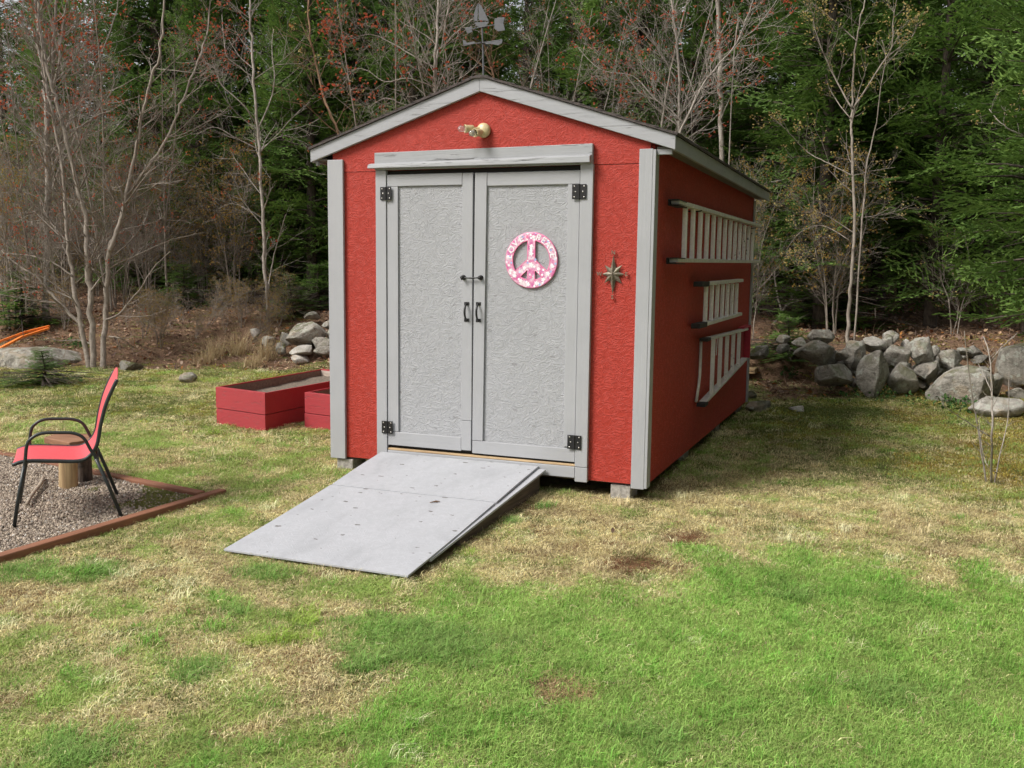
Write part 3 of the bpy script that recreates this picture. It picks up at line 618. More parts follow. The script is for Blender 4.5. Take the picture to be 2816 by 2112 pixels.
part(MB().tube(P3([(150, 300), (300, 268), (440, 246)]), .0035, 6), 'wind_arrow', MAT['vane'], wv, 0)
plate('arrow_head', [(138, 278), (205, 262), (212, 318), (165, 332)]); plate('tail_fin', [(432, 190), (470, 172), (535, 172), (520, 230), (538, 300), (470, 312), (432, 285)])
part(MB().tube(P3([(125, 440), (305, 425), (505, 395)]), .0035, 6), 'direction_arm', MAT['vane'], wv, 0)
cA = on_y(*zv(310, 425), VY); part(MB().tube([(cA[0], VY-.16, cA[2]), (cA[0], VY+.16, cA[2])], .0035, 6), 'direction_arm', MAT['vane'], wv, 0)
plate('direction_letter', [(118, 395), (150, 405), (158, 425), (235, 410), (240, 432), (160, 450), (125, 455)]); plate('direction_letter', [(340, 415), (480, 400), (495, 385), (512, 395), (505, 430), (470, 448), (400, 436), (345, 438)])

# ladders hanging on the side wall
def rail_bar(m, y0, z0, y1, z1, h=.030): m.bar((2.505, y0, z0), (2.505, y1, z1), .062, h)
def ladder(name, label, y0, y1, zt, zb, ry0, n, pitch, foot):
    L = empty(name, (2.505, (y0+y1)/2, zb), label, 'ladder', None)
    for z, dz in ((zt[0], zt[1]), (zb, zb)): pass
    return L
def rung_set(root, ys, z0f, z1f):
    for y in ys:
        o = MB().box((2.488, y-.017, z0f(y)), (2.522, y+.017, z1f(y))); part(o, 'rung', MAT['rung'], root, .006)
L1 = empty('extension_ladder', (2.505, 2.5, 1.55), 'long thirteen-rung aluminium ladder hung topmost on the side of the shed', 'ladder')
m = MB(); rail_bar(m, .40, 1.925, 4.66, 1.948); part(m, 'rail', MAT['alu'], L1); m = MB(); rail_bar(m, .40, 1.528, 4.66, 1.560); part(m, 'rail', MAT['alu'], L1)
rung_set(L1, [.74+k*.288 for k in range(13)], lambda y: 1.545, lambda y: 1.915)
for z in (1.918, 1.523):
    f = MB().box((2.468, .33, z-.022), (2.543, .62, z-.015)).box((2.468, .33, z+.016), (2.543, .62, z+.023)).box((2.468, .33, z-.0145), (2.476, .62, z+.0155)); part(f, 'ladder_foot', MAT['rubber'], L1, .003)
for y in (1.1, 4.1):
    for z in (1.965,): tag(MB().tube([(2.43, y, z-.064), (2.50, y, z-.064), (2.545, y, z-.064), (2.552, y, z-.055)], .005, 8).build('ladder_hook', MAT['black'], None, True), 'black wall hook %s of the topmost ladder' % ('near the front' if y < 2 else 'near the far end'), 'hook', 'ladder hooks')
L2 = empty('ladder_section', (2.505, 2.4, 1.03), 'short seven-rung aluminium ladder section hung between the two other ladders', 'ladder')
m = MB(); rail_bar(m, 1.40, 1.352, 3.48, 1.366); part(m, 'rail', MAT['alu'], L2); m = MB(); rail_bar(m, 1.36, 1.026, 3.48, 1.034); part(m, 'rail', MAT['alu'], L2)
rung_set(L2, [1.66+k*.268 for k in range(7)], lambda y: 1.042, lambda y: 1.340)
for y0, z in ((1.30, 1.352), (1.26, 1.026)): part(MB().box((2.470, y0, z-.020), (2.541, y0+.32, z+.0205)), 'end_cap', MAT['rubber'], L2, .004)
L3 = empty('step_ladder', (2.505, 2.7, .45), 'aluminium step ladder with wide flat steps, lowest of the three hung ladders', 'ladder')
zb3 = lambda y: .375+(y-1.75)*.077; zt3 = lambda y: .895-(y-1.75)*.017
m = MB(); rail_bar(m, 1.78, zt3(1.78), 3.96, zt3(3.96), .022); part(m, 'rail', MAT['alu'], L3); m = MB(); rail_bar(m, 1.70, zb3(1.70), 3.98, zb3(3.98), .022); part(m, 'rail', MAT['alu'], L3)
for y in (1.98, 2.34, 2.70, 3.06, 3.42):
    part(MB().box((2.506, y-.004, zb3(y)+.012), (2.534, y+.004, zt3(y)-.012)).box((2.534, y-.006, zb3(y)+.012), (2.540, y+.012, zt3(y)-.012)), 'step', MAT['rung'], L3, .001)
for x, dy in ((2.468, 0), (2.462, .06)):
    part(MB().tube([(x, 1.70+dy, zt3(1.7)-.01), (x, 1.70+dy, .60), (x, 1.66+dy, .50), (x-.003, 1.60+dy, zb3(1.6)+.02)], .010, 8), 'rear_leg', MAT['alu'], L3, 0, True)
part(MB().bar((2.545, 1.80, zb3(1.8)+.01), (2.545, 1.95, .55), .004, .014), 'brace', MAT['alu'], L3, 0); part(MB().bar((2.545, 2.05, zt3(2)-.01), (2.545, 2.02, .74), .004, .014), 'brace', MAT['alu'], L3, 0)
part(MB().box((2.470, 1.60, zb3(1.6)-.020), (2.541, 1.74, zb3(1.6)+.012)), 'ladder_foot', MAT['rubber'], L3, .004); part(MB().box((2.470, 1.62, zt3(1.7)-.015), (2.541, 1.77, zt3(1.7)+.013)), 'ladder_foot', MAT['rubber'], L3, .004)
cr = MB().box((2.462, 3.70, .872), (2.530, 4.20, .890)).box((2.462, 4.17, .54), (2.530, 4.20, .872)).box((2.462, 3.99, .54), (2.468, 4.17, .872))
tag(cr.build('wall_bracket', MAT['crate'], None, False, .004), 'crimson bracket board holding the end of the step ladder', 'bracket')

# ------------------------------------------------------------------ raised beds
def raised_bed(name, label, FLc, FRc, BRc, BLc, zb, zt, zm):
    b = empty(name, (*((np.array(FLc)+np.array(BRc))/2), zb), label, 'planter', 'raised garden beds')
    cs_ = [np.array(c, float) for c in (FLc, FRc, BRc, BLc)]; ctr = sum(cs_)/4; T = .036
    inn = [c+(ctr-c)/np.linalg.norm(ctr-c)*T*1.45 for c in cs_]
    names = ['front', 'side', 'end', 'side']
    for k in range(4):
        a, c, ai, ci = cs_[k], cs_[(k+1) % 4], inn[k], inn[(k+1) % 4]
        for z0, z1 in ((zb-.05, zm-.004), (zm+.002, zt)):
            m = MB(); j = RNG.uniform(-.003, .003, 2)
            e = (c-a)/np.linalg.norm(c-a)*(.0015 if k % 2 else 0)
            m.hexa([(*(a+e+j), z0), (*(c-e+j), z0), (*(ci-e), z0), (*(ai+e), z0)], [(*(a+e+j), z1), (*(c-e+j), z1), (*(ci-e), z1), (*(ai+e), z1)]); part(m, 'board', MAT['bed'], b, .003)
    ins = [c+(ctr-c)/np.linalg.norm(ctr-c)*(T*1.45+.001) for c in cs_]; i2 = [c+(ctr-c)/np.linalg.norm(ctr-c)*(T*1.45+.012) for c in cs_]
    for k in range(4):
        m = MB().hexa([(*ins[k], zb), (*ins[(k+1) % 4], zb), (*i2[(k+1) % 4], zb), (*i2[k], zb)], [(*ins[k], zt-.012), (*ins[(k+1) % 4], zt-.012), (*i2[(k+1) % 4], zt-.012), (*i2[k], zt-.012)])
        part(m, 'lining_board', MAT['bed_end'] if k == 2 else MAT['bed_in'], b, 0)
    g = 14; m = MB(); P = {}
    for i in range(g+1):
        for j in range(g+1):
            u, v = i/g, j/g; q = i2[0]*(1-u)*(1-v)+i2[1]*u*(1-v)+i2[2]*u*v+i2[3]*(1-u)*v; P[i, j] = len(m.v)
            m.v.append((q[0], q[1], zt-.115+.05*v+.03*(float(fbm(q[0], q[1], 6, 4))-.5)))
    for i in range(g):
        for j in range(g): m.f.append((P[i, j], P[i+1, j], P[i+1, j+1], P[i, j+1]))
    tag(part(m, 'soil', MAT['soil'], b, 0, True), kind=None)
    return b, i2, zt-.1
bed1 = raised_bed('raised_bed', 'long red raised bed standing further left of the shed, filled with soil', (-2.10, 1.24), (-1.41, 1.075), (-1.36, 2.95), (-2.12, 3.13), -.10, .29, .085)
bed2 = raised_bed('raised_bed', 'second red raised bed, half hidden behind the shed corner', (-1.20, 1.40), (-.48, 1.245), (-.42, 3.05), (-1.16, 3.12), -.10, .272, .075)

# ------------------------------------------------------------------ gravel pit edge, chair, bench
def timber(p0, p1, w, h, label, lift=.0):
    p0 = np.array(p0, float); p1 = np.array(p1, float); L = np.linalg.norm(p1-p0); m = MB().box((0, -w/2, -h/2), (L, w/2, h/2))
    o = m.build('landscape_timber', MAT['timber'], None, False, .008); d = p1-p0
    o.location = tuple(p0); o.rotation_euler = (0, -math.asin(d[2]/L), math.atan2(d[1], d[0])); return tag(o, label, 'timber', 'timbers edging the gravel')
timber((-.36, -.86, -.148), (-.60, -2.75, -.198), .075, .10, 'brown timber along the near right edge of the gravel patch')
timber((-.47, -.955, -.158), (-4.2, -.27, -.145), .075, .095, 'brown timber along the far edge of the gravel patch, behind the chair')
# chair
fa = np.array([-.752, -.659, 0]); fs = np.array([-.718, .696, 0]); NR = np.array([-.641, -1.524, 0]); CWD = .545
ch = empty('patio_chair', NR+fa*.3+fs*CWD/2+np.array([0, 0, -.15]), 'red sling patio chair with dark metal arms standing on the gravel', 'chair')
def cp(u, z, side): return NR+fa*u+fs*side*CWD+np.array([0, 0, z])
def smooth_path(p, n=4):
    p = np.array(p, float); out = []
    for i in range(len(p)-1):
        p0, p1, p2, p3 = p[max(0, i-1)], p[i], p[i+1], p[min(len(p)-1, i+2)]
        for k in range(n):
            t = k/n; out.append(.5*((2*p1)+(-p0+p2)*t+(2*p0-5*p1+4*p2-p3)*t*t+(-p0+3*p1-3*p2+p3)*t**3))
    out.append(p[-1]); return np.array(out)
SEAT = [(.62, .205), (.545, .226), (.39, .218), (.242, .210), (.175, .240), (.130, .31), (.104, .436), (.07, .561), (.031, .654), (-.004, .724)]
sp = smooth_path(SEAT, 4)
for s in (0, 1):
    part(MB().tube([cp(u, z, s) for u, z in sp], .0125, 10), 'side_rail', MAT['frame'], ch, 0, True)
    o_ = -.030 if s == 0 else 1.03
    so2 = -.045 if s == 0 else 1.045
    ap = smooth_path([(.552, .19), (.547, .222), (.532, .33), (.502, .375), (.446, .402), (.348, .402), (.263, .394), (.207, .361), (.167, .28), (.147, .247), (.135, .21)], 4)
    part(MB().tube([cp(u, z, so2) for u, z in ap], .0105, 10), 'armrest', MAT['frame'], ch, 0, True)
    part(MB().tube([cp(.552, .20, so2), cp(.59, .02, so2), cp(.628, float(terrain(-1.1, -1.9))-.004, so2)], .0115, 10), 'leg', MAT['frame'], ch, 0, True)
    part(MB().tube([cp(.140, .225, so2), cp(.07, .04, so2), cp(.0, float(terrain(-.65, -1.5))-.004, so2)], .0115, 10), 'leg', MAT['frame'], ch, 0, True)
part(MB().tube([cp(.545, .205, -.04), cp(.545, .205, 1.04)], .009, 8), 'cross_bar', MAT['frame'], ch, 0, True); part(MB().tube([cp(.13, .215, -.04), cp(.13, .215, 1.04)], .009, 8), 'cross_bar', MAT['frame'], ch, 0, True)
m = MB(); ns = 8; nr = len(sp)
for i, (u, z) in enumerate(sp):
    for k in range(ns+1):
        t = k/ns; sag = .012*math.sin(math.pi*t); a = i/(nr-1)
        m.v.append(tuple(cp(u+(-sag if a > .45 else 0)*1, z-(sag if a <= .45 else 0)+.004+(.045*math.sin(math.pi*t) if i == nr-1 else .028*math.sin(math.pi*t) if i == nr-2 else .010*math.sin(math.pi*t) if i == nr-3 else 0), .01+t*.98)))
for i in range(nr-1):
    for k in range(ns): a = i*(ns+1)+k; m.f.append((a, a+1, a+ns+2, a+ns+1))
sl = part(m, 'sling', MAT['sling'], ch, 0, True); sm = sl.modifiers.new('solid', 'SOLIDIFY'); sm.thickness = .006; sm.offset = 0
# rustic bench of two logs and a plank
gb = float(terrain(-1.55, -1.1))
bench = empty('log_bench', (-1.6, -1.05, gb), 'low bench made of a brown plank on two log stumps behind the chair', 'bench')
def stump(x, y, r, h, mat, seed):
    m = MB(); n = 18; rs = np.random.default_rng(seed); ph = rs.uniform(0, 6, 3); lv = np.linspace(0, h, 6)
    for z in lv:
        for k in range(n):
            t = 2*math.pi*k/n; rr = r*(1+.07*math.sin(2*t+ph[0])+.05*math.sin(5*t+ph[1]+z*8)+.06*(1-z/h)); m.v.append((x+rr*math.cos(t)+.02*z, y+rr*math.sin(t), gb-.03+z))
    m.f += [(i*n+k, i*n+(k+1) % n, (i+1)*n+(k+1) % n, (i+1)*n+k) for i in range(5) for k in range(n)]; m.f.append(tuple(5*n+k for k in range(n))); return part(m, 'log_leg', mat, bench, 0, True)
stump(-1.548, -1.09, .058, .33, MAT['log'], 3); stump(-1.56, -.93, .052, .33, MAT['logdark'], 5)
part(MB().prism([(-1.80, -1.06, gb+.300), (-1.47, -1.14, gb+.300), (-1.42, -.95, gb+.300), (-1.62, -.80, gb+.300), (-1.86, -.90, gb+.300)], (0, 0, .045)), 'plank_top', MAT['plank'], bench, .006)
pz = gb+.012
tag(MB().tube(smooth_path([(-1.36, -1.62, pz+.005), (-1.55, -1.40, pz+.012), (-1.70, -1.20, pz+.02), (-1.87, -1.02, pz+.02)], 3), [.012]*4+[.014]*4+[.012]*2, 8).build('driftwood_stick', MAT['stick'], None, True), 'grey weathered stick lying on the gravel under the chair', 'stick')

# ------------------------------------------------------------------ rocks
_rock_cache = {}
def rock_mesh(seed, cuts=11, sub=4, rough=.05):
    bm = bmesh.new(); bmesh.ops.create_icosphere(bm, subdivisions=sub, radius=1.0); rs = np.random.default_rng(seed)
    V = np.array([v.co[:] for v in bm.verts])
    for _ in range(cuts):
        n = rs.normal(size=3); n /= np.linalg.norm(n); d = rs.uniform(.42, .78); k = V@n; over = np.clip(k-d, 0, None); V = V-over[:, None]*n*.93
    off = rs.uniform(0, 50, 3)
    for i, v in enumerate(bm.verts):
        p = V[i]; nn = mnoise.fractal(Vector(p*1.6+off), 1.0, 2.0, 4); n2 = mnoise.fractal(Vector(p*6+off), 1.0, 2.0, 3)
        p = p*(1+.07*nn+rough*n2*.9); v.co = p
    co = np.array([v.co[:] for v in bm.verts]); mn, mx = co.min(0), co.max(0); c_ = (co-(mn+mx)/2)/((mx-mn)/2)
    for i, v in enumerate(bm.verts): v.co = c_[i]
    me = bpy.data.meshes.new('stone'); bm.to_mesh(me); bm.free(); me.polygons.foreach_set('use_smooth', [True]*len(me.polygons)); return me
def rock_at(px, py, wpx, hpx, t, seed, mat, parent=None, name='stone', tilt=0.0, thick=.8, cuts=15):
    P = at(px, py, t); s = t/FPX; me = rock_mesh(seed, cuts, 4 if wpx > 45 else 3); me.materials.append(MAT[mat])
    o = bpy.data.objects.new(name, me); col.objects.link(o); a, b = wpx*s/2*(1.2 if parent is not None else 1.08), hpx*s/2*(1.16 if parent is not None else 1.1)
    o.scale = (a, min(a, .35)*thick+.04, b); o.rotation_euler = (0, tilt, YAW+np.random.default_rng(seed).uniform(-.25, .25))
    o.location = tuple(P)
    if parent is not None: o.parent = parent; o.location = Vector(tuple(P))-Vector(parent.location)
    return o
sc2 = 766/2212; R2 = lambda x, y: (2050+x*sc2, 850+y*sc2)
g_w = ground(2420, 1080)
TW = depth_of(ground(2500, 1092))
swall = empty('stone_wall', ground(2420, 1085), 'rough dry stone wall of grey boulders at the edge of the dark woods', 'stone wall')
WALL = [(550, 350, 250, 185, .15, 'rock', 0), (600, 222, 170, 115, .35, 'rock', .1), (425, 268, 100, 80, .3, 'rock', 0), (300, 312, 92, 70, .3, 'rock_moss', 0), (300, 240, 76, 64, .55, 'rock_moss', 0), (110, 345, 160, 100, .3, 'rock_moss', 0),
 (695, 525, 280, 165, -.02, 'rock', .05), (868, 365, 150, 180, .18, 'rock', -.3), (760, 368, 84, 86, .2, 'rock', 0), (1012, 282, 155, 115, .3, 'rock_pale', .25), (870, 285, 110, 66, .4, 'rock', 0),
 (1012, 520, 240, 350, -.10, 'rock', 0), (1250, 552, 225, 215, .0, 'rock', 0), (1190, 372, 175, 155, .2, 'rock', 0), (1108, 292, 78, 165, .28, 'rock', .35), (1165, 228, 96, 100, .42, 'rock', 0), (1275, 285, 64, 84, .42, 'rock_pale', 0),
 (1378, 345, 168, 225, .15, 'rock', 0), (1495, 335, 66, 88, .35, 'rock', 0), (1265, 452, 92, 56, .15, 'rock', 0), (1460, 505, 190, 160, .12, 'rock', -.2), (1535, 372, 76, 86, .35, 'rock', 0), (1630, 398, 145, 145, .2, 'rock', -.5),
 (1715, 600, 440, 270, -.25, 'rock', 0), (1955, 595, 150, 160, -.1, 'rock', 0), (2140, 450, 250, 350, .2, 'rock', .3), (1745, 372, 90, 48, .5, 'rock', 0), (1850, 482, 150, 46, .3, 'rock', 0),
 (640, 420, 110, 90, .22, 'rock_moss', 0), (900, 470, 150, 140, .25, 'rock_moss', 0), (1400, 600, 130, 110, .25, 'rock_moss', 0), (1180, 470, 120, 90, .4, 'rock_moss', 0), (1560, 470, 110, 110, .45, 'rock_moss', 0)]
for k, (x, y, w, h, dt, mt, tl) in enumerate(WALL): rock_at(*R2(x, y), w*sc2, h*sc2, TW+dt*1.4, 100+k, mt, swall, 'stone', tl)
rs = np.random.default_rng(9)
for k in range(24):
    x, y = rs.uniform(680, 2150), rs.uniform(330, 600); rock_at(*R2(x, y), rs.uniform(70, 170)*sc2, rs.uniform(60, 130)*sc2, TW+.62+rs.uniform(0, .25), 160+k, 'rock_moss', swall, 'stone', rs.uniform(-.3, .3))
def loose(px, py, w, h, seed, mt, label, name='boulder', tilt=0, cuts=9, dt=0, thick=.8):
    g = ground(px, py+h*.42); o = rock_at(px, py, w, h, depth_of(g)+dt, seed, mt, None, name, tilt, thick, cuts); return tag(o, label, 'rock')
loose(*R2(1985, 782), 405*sc2, 175*sc2, 307, 'rock_pale', 'pale whitish boulder lying in the grass in front of the stone wall')
loose(*R2(2125, 672), 130*sc2, 95*sc2, 302, 'rock', 'tan rock tucked just behind the pale whitish boulder')
loose(*R2(100, 778), 200*sc2, 105*sc2, 303, 'rock', 'angular grey rock on the ground at the far corner of the shed')
loose(*R2(405, 792), 96*sc2, 54*sc2, 304, 'rock_pale', 'small flat stone on the leaves between shed and stone wall')
loose(*R2(45, 682), 76*sc2, 66*sc2, 305, 'rock_moss', 'small dim rock half hidden behind the far shed corner')
s7 = 600/2212; R7 = lambda x, y: (500+x*s7, 800+y*s7)
TL = depth_of(ground(*R7(1300, 690)))
pile = empty('stone_pile', ground(*R7(1300, 690)), 'heap of lichen-spotted grey stones behind the raised bed beside the shed', 'stone pile')
for k, (x, y, w, h, dt, mt, tl) in enumerate([(1290, 448, 330, 240, .35, 'rock', .15), (1420, 545, 180, 140, .15, 'rock', 0), (1440, 612, 160, 100, .05, 'rock', 0), (1205, 608, 210, 96, .0, 'rock_pale', 0), (1205, 700, 150, 74, -.1, 'rock_pale', .35), (745, 432, 86, 96, .8, 'rock_pale', 0), (880, 512, 100, 100, .4, 'rock', 0), (1010, 582, 100, 100, .2, 'rock_moss', 0), (1490, 352, 130, 100, .6, 'rock', 0), (1090, 500, 130, 150, .6, 'rock_moss', 0), (1320, 250, 130, 70, 1.2, 'rock', 0), (1560, 470, 150, 190, .4, 'rock', 0)]):
    rock_at(*R7(x, y), w*s7, h*s7, TL+dt, 400+k, mt, pile, 'stone', tl)
loose(516, 1041, 44, 30, 420, 'rock', 'small dome-shaped stone on the lawn left of the raised beds')
s3 = 420/2212; R3 = lambda x, y: (x*s3, 850+y*s3)
loose(*R3(520, 740), 1500*s3, 350*s3, 430, 'rock', 'broad pale granite outcrop at the foot of the many-stemmed tree', 'granite_outcrop', .04, 7, .55, 1.6)
loose(*R3(380, 352), 270*s3, 130*s3, 431, 'rock', 'rounded grey stone perched on top of the granite outcrop', dt=1.3)
loose(*R3(1870, 830), 320*s3, 170*s3, 432, 'rock_moss', 'low mossy stone just right of the many-stemmed tree')
loose(*R3(120, 350), 140*s3, 60*s3, 433, 'rock_pale', 'small pale stone beside the orange straps', dt=1.2)
g = ground(*R2(50, 500)); t_ = depth_of(g)-.2
pk = empty('plank_pair', at(*R2(45, 492), t_), 'two short pale board ends sticking out behind the far shed corner', 'planks')
for dz in (-.022, .012):
    q = at(*R2(45, 492), t_); part(MB().box((q[0]-.30, q[1]-.02, q[2]+dz-.012), (q[0]+.05, q[1]+.35, q[2]+dz+.014)), 'plank', MAT['raw'], pk, .002)
# ------------------------------------------------------------------ foliage builders
def fir_branch_template(L, rng, dens=1.0, seg=.036, hw=.017):
    """triangles of one flat fir bough along +x; returns verts (n,3,3) and tip (n)"""
    T = []; tip = []
    def axis(p, ang, ln, z_up, lvl):
        n = max(2, int(ln/seg)); d = np.array([math.cos(ang), math.sin(ang), 0]); s = np.array([-d[1], d[0], 0])
        for i in range(n):
            f = i/n; q = p+d*ln*f+np.array([0, 0, z_up*f*ln+rng.normal(0, .006)]); w = hw*(1-.45*f)*rng.uniform(.8, 1.25); l = seg*1.75
            e = q+d*l; tl = rng.uniform(-.4, .5)*w
            for sg in (1, -1):
                if rng.random() < .08: continue
                T.append((q, e, q+d*l*.85+s*sg*w+np.array([0, 0, tl*sg+w*.25]))); tip.append(f*.75*(lvl >= 1)+rng.uniform(0, .25))
    axis(np.zeros(3), 0, L, 0, 0)
    x = L*.10; side = 1
    while x < L*.97:
        ln = .50*(L-x)**.85*rng.uniform(.7, 1.15)+.05; a = side*rng.uniform(.75, 1.05); p = np.array([x, 0, 0]); zu = rng.normal(0, .20); axis(p, a, ln, zu, 1)
        y = .05; s2 = 1
        while y < ln*.92:
            l2 = min(.16, .45*(ln-y)+.03)*rng.uniform(.7, 1.2)
            if l2 > .035:
                d = np.array([math.cos(a), math.sin(a), 0]); axis(p+d*y+np.array([0, 0, zu*y]), a+s2*rng.uniform(.6, .95), l2, rng.normal(.05, .28), 2)
            y += .055/dens*rng.uniform(.7, 1.3); s2 = -s2
        x += .062/dens*rng.uniform(.7, 1.3); side = -side
    return np.array(T), np.array(tip)
TEMPL = {}
for L in (.45, .8, 1.25, 1.75): TEMPL[L] = [fir_branch_template(L, np.random.default_rng(int(L*100)+k), .62 if L > 1 else .8, .046 if L > 1 else .04, .021) for k in range(2)]
def make_fir(H, rng, maxL, zmin, dens=1.0, taper=.8, droop=.22):
    Vs = []; tips = []; tw = MB()
    z = zmin
    while z < H*.985:
        f = z/H; n = 4+int(rng.random()*2.6*dens+.6*dens)
        Lr = maxL*(1-f)**taper
        if z < zmin+.8: Lr *= rng.uniform(.6, 1)
        a0 = rng.uniform(0, 6.28)
        for k in range(n):
            L = Lr*rng.choice([.45, .75, .95, 1.05, 1.25])*rng.uniform(.85, 1.1)
            if L < .12: L = .12
            key = min(TEMPL, key=lambda q: abs(q-L)); T, tp = TEMPL[key][rng.integers(2)]; sc = L/key; P = T.reshape(-1, 3)*np.array([sc, sc, sc])
            ro = rng.normal(0, .42); P = np.stack([P[:, 0], P[:, 1]*math.cos(ro)-P[:, 2]*math.sin(ro), P[:, 1]*math.sin(ro)+P[:, 2]*math.cos(ro)], 1)
            r = P[:, 0]; lift = .35*f+.14+rng.normal(0, .14)
            P = np.stack([P[:, 0], P[:, 1], P[:, 2]+r*lift-droop*(1-.7*f)*r*r/max(L, .4)*1.25+.35*np.clip(r-L*.6, 0, None)], 1)
            P[:, 2] -= np.abs(P[:, 1])*.18
            a = a0+k*6.283/n+rng.uniform(-.35, .35); c, s = math.cos(a), math.sin(a)
            P = np.stack([P[:, 0]*c-P[:, 1]*s, P[:, 0]*s+P[:, 1]*c, P[:, 2]+z+rng.uniform(-.06, .06)], 1)
            Vs.append(P.astype(np.float32)); tips.append(np.clip(tp*rng.uniform(.3, 1.2), 0, 1))
            zz = lambda rr: z+rr*lift-droop*(1-.7*f)*rr*rr/max(L, .4)*1.25
            tw.tube([(c*q, s*q, zz(q)) for q in (0, L*.3, L*.65)], [.016*L+.003, .01*L+.002, .003], 4, False)
        z += (.13+.07*rng.random()+(.22 if rng.random() < .08 else 0))/dens*(1.0 if f < .7 else .75)
    V = np.concatenate(Vs); tip = np.repeat(np.concatenate(tips), 3)
    crown = big_mesh('crown', V, np.arange(len(V)).reshape(-1, 3), {'tip': ('POINT', 'FLOAT', tip)})
    tr = MB(); pts = [(0.02*math.sin(q*3), .02*math.cos(q*2.3), q*H) for q in np.linspace(-.04, 1, 14)]; tr.tube(pts, [max(.006, (.013*H)*(1-q)**.9+.004) for q in np.linspace(0, 1, 14)], 9)
    dead = MB()
    for _ in range(int(26*dens)):
        z = rng.uniform(.25, min(H*.5, 3.6)); a = rng.uniform(0, 6.28); L = rng.uniform(.3, 1.1); p = np.array([0, 0, z]); d = np.array([math.cos(a), math.sin(a), rng.uniform(-.25, .2)])
        q = [p, p+d*L*.5+np.array([0, 0, -.03]), p+d*L+np.array([0, 0, -.12*L])]; dead.tube(q, [.008, .005, .002], 4, False)
        for _ in range(3): u = rng.uniform(.3, .9); e = p+d*L*u; dead.tube([e, e+d*L*.25+rng.normal(0, .1, 3)], [.003, .0015], 3, False)
    def mk(b, n): me = bpy.data.meshes.new(n); me.from_pydata(b.v, [], b.f); me.update(); me.polygons.foreach_set('use_smooth', [True]*len(me.polygons)); return me
    tw_v = tr; return crown, mk(tr, 'trunk'), mk(tw, 'boughs'), mk(dead, 'dead_branches')
FIRS = []
for k, (H, mL, zm, dn) in enumerate(((9.5, 1.75, .95, .85), (8.4, 1.7, 1.0, .95), (10.5, 1.55, 1.3, .85), (7.6, 1.65, .5, 1.0))):
    FIRS.append(make_fir(H, np.random.default_rng(70+k), mL, zm, dn))
YOUNG = [make_fir(1.5, np.random.default_rng(90), .62, .08, 1.5, .9, .2), make_fir(1.0, np.random.default_rng(91), .5, .05, 1.7, .8, .25)]
def put_fir(src, loc, rz_, sc, mat, label, group, name='fir_tree'):
    e = empty(name, loc, label, 'tree', group, rz_); e.scale = (sc, sc, sc)
    for nm, me, mt in zip(('crown', 'trunk', 'boughs', 'dead_branches'), src, (mat, 'bark_fir', 'bark_fir', 'bark_fir')):
        if not len(me.polygons): continue
        key = me.name+mat
        if not me.materials: me.materials.append(MAT[mt])
        o = bpy.data.objects.new(nm, me); col.objects.link(o); o.parent = e
        if nm in ('boughs', 'dead_branches'): o['kind'] = 'stuff'
        if nm == 'crown': o.material_slots[0].link = 'OBJECT'; o.material_slots[0].material = MAT[mat]
    return e
def on_ground(px, t):                                          # foot of something seen in column px at depth t
    d = ray(px, 900); p = CAM+d*t; return np.array([p[0], p[1], float(terrain(p[0], p[1]))-.03])
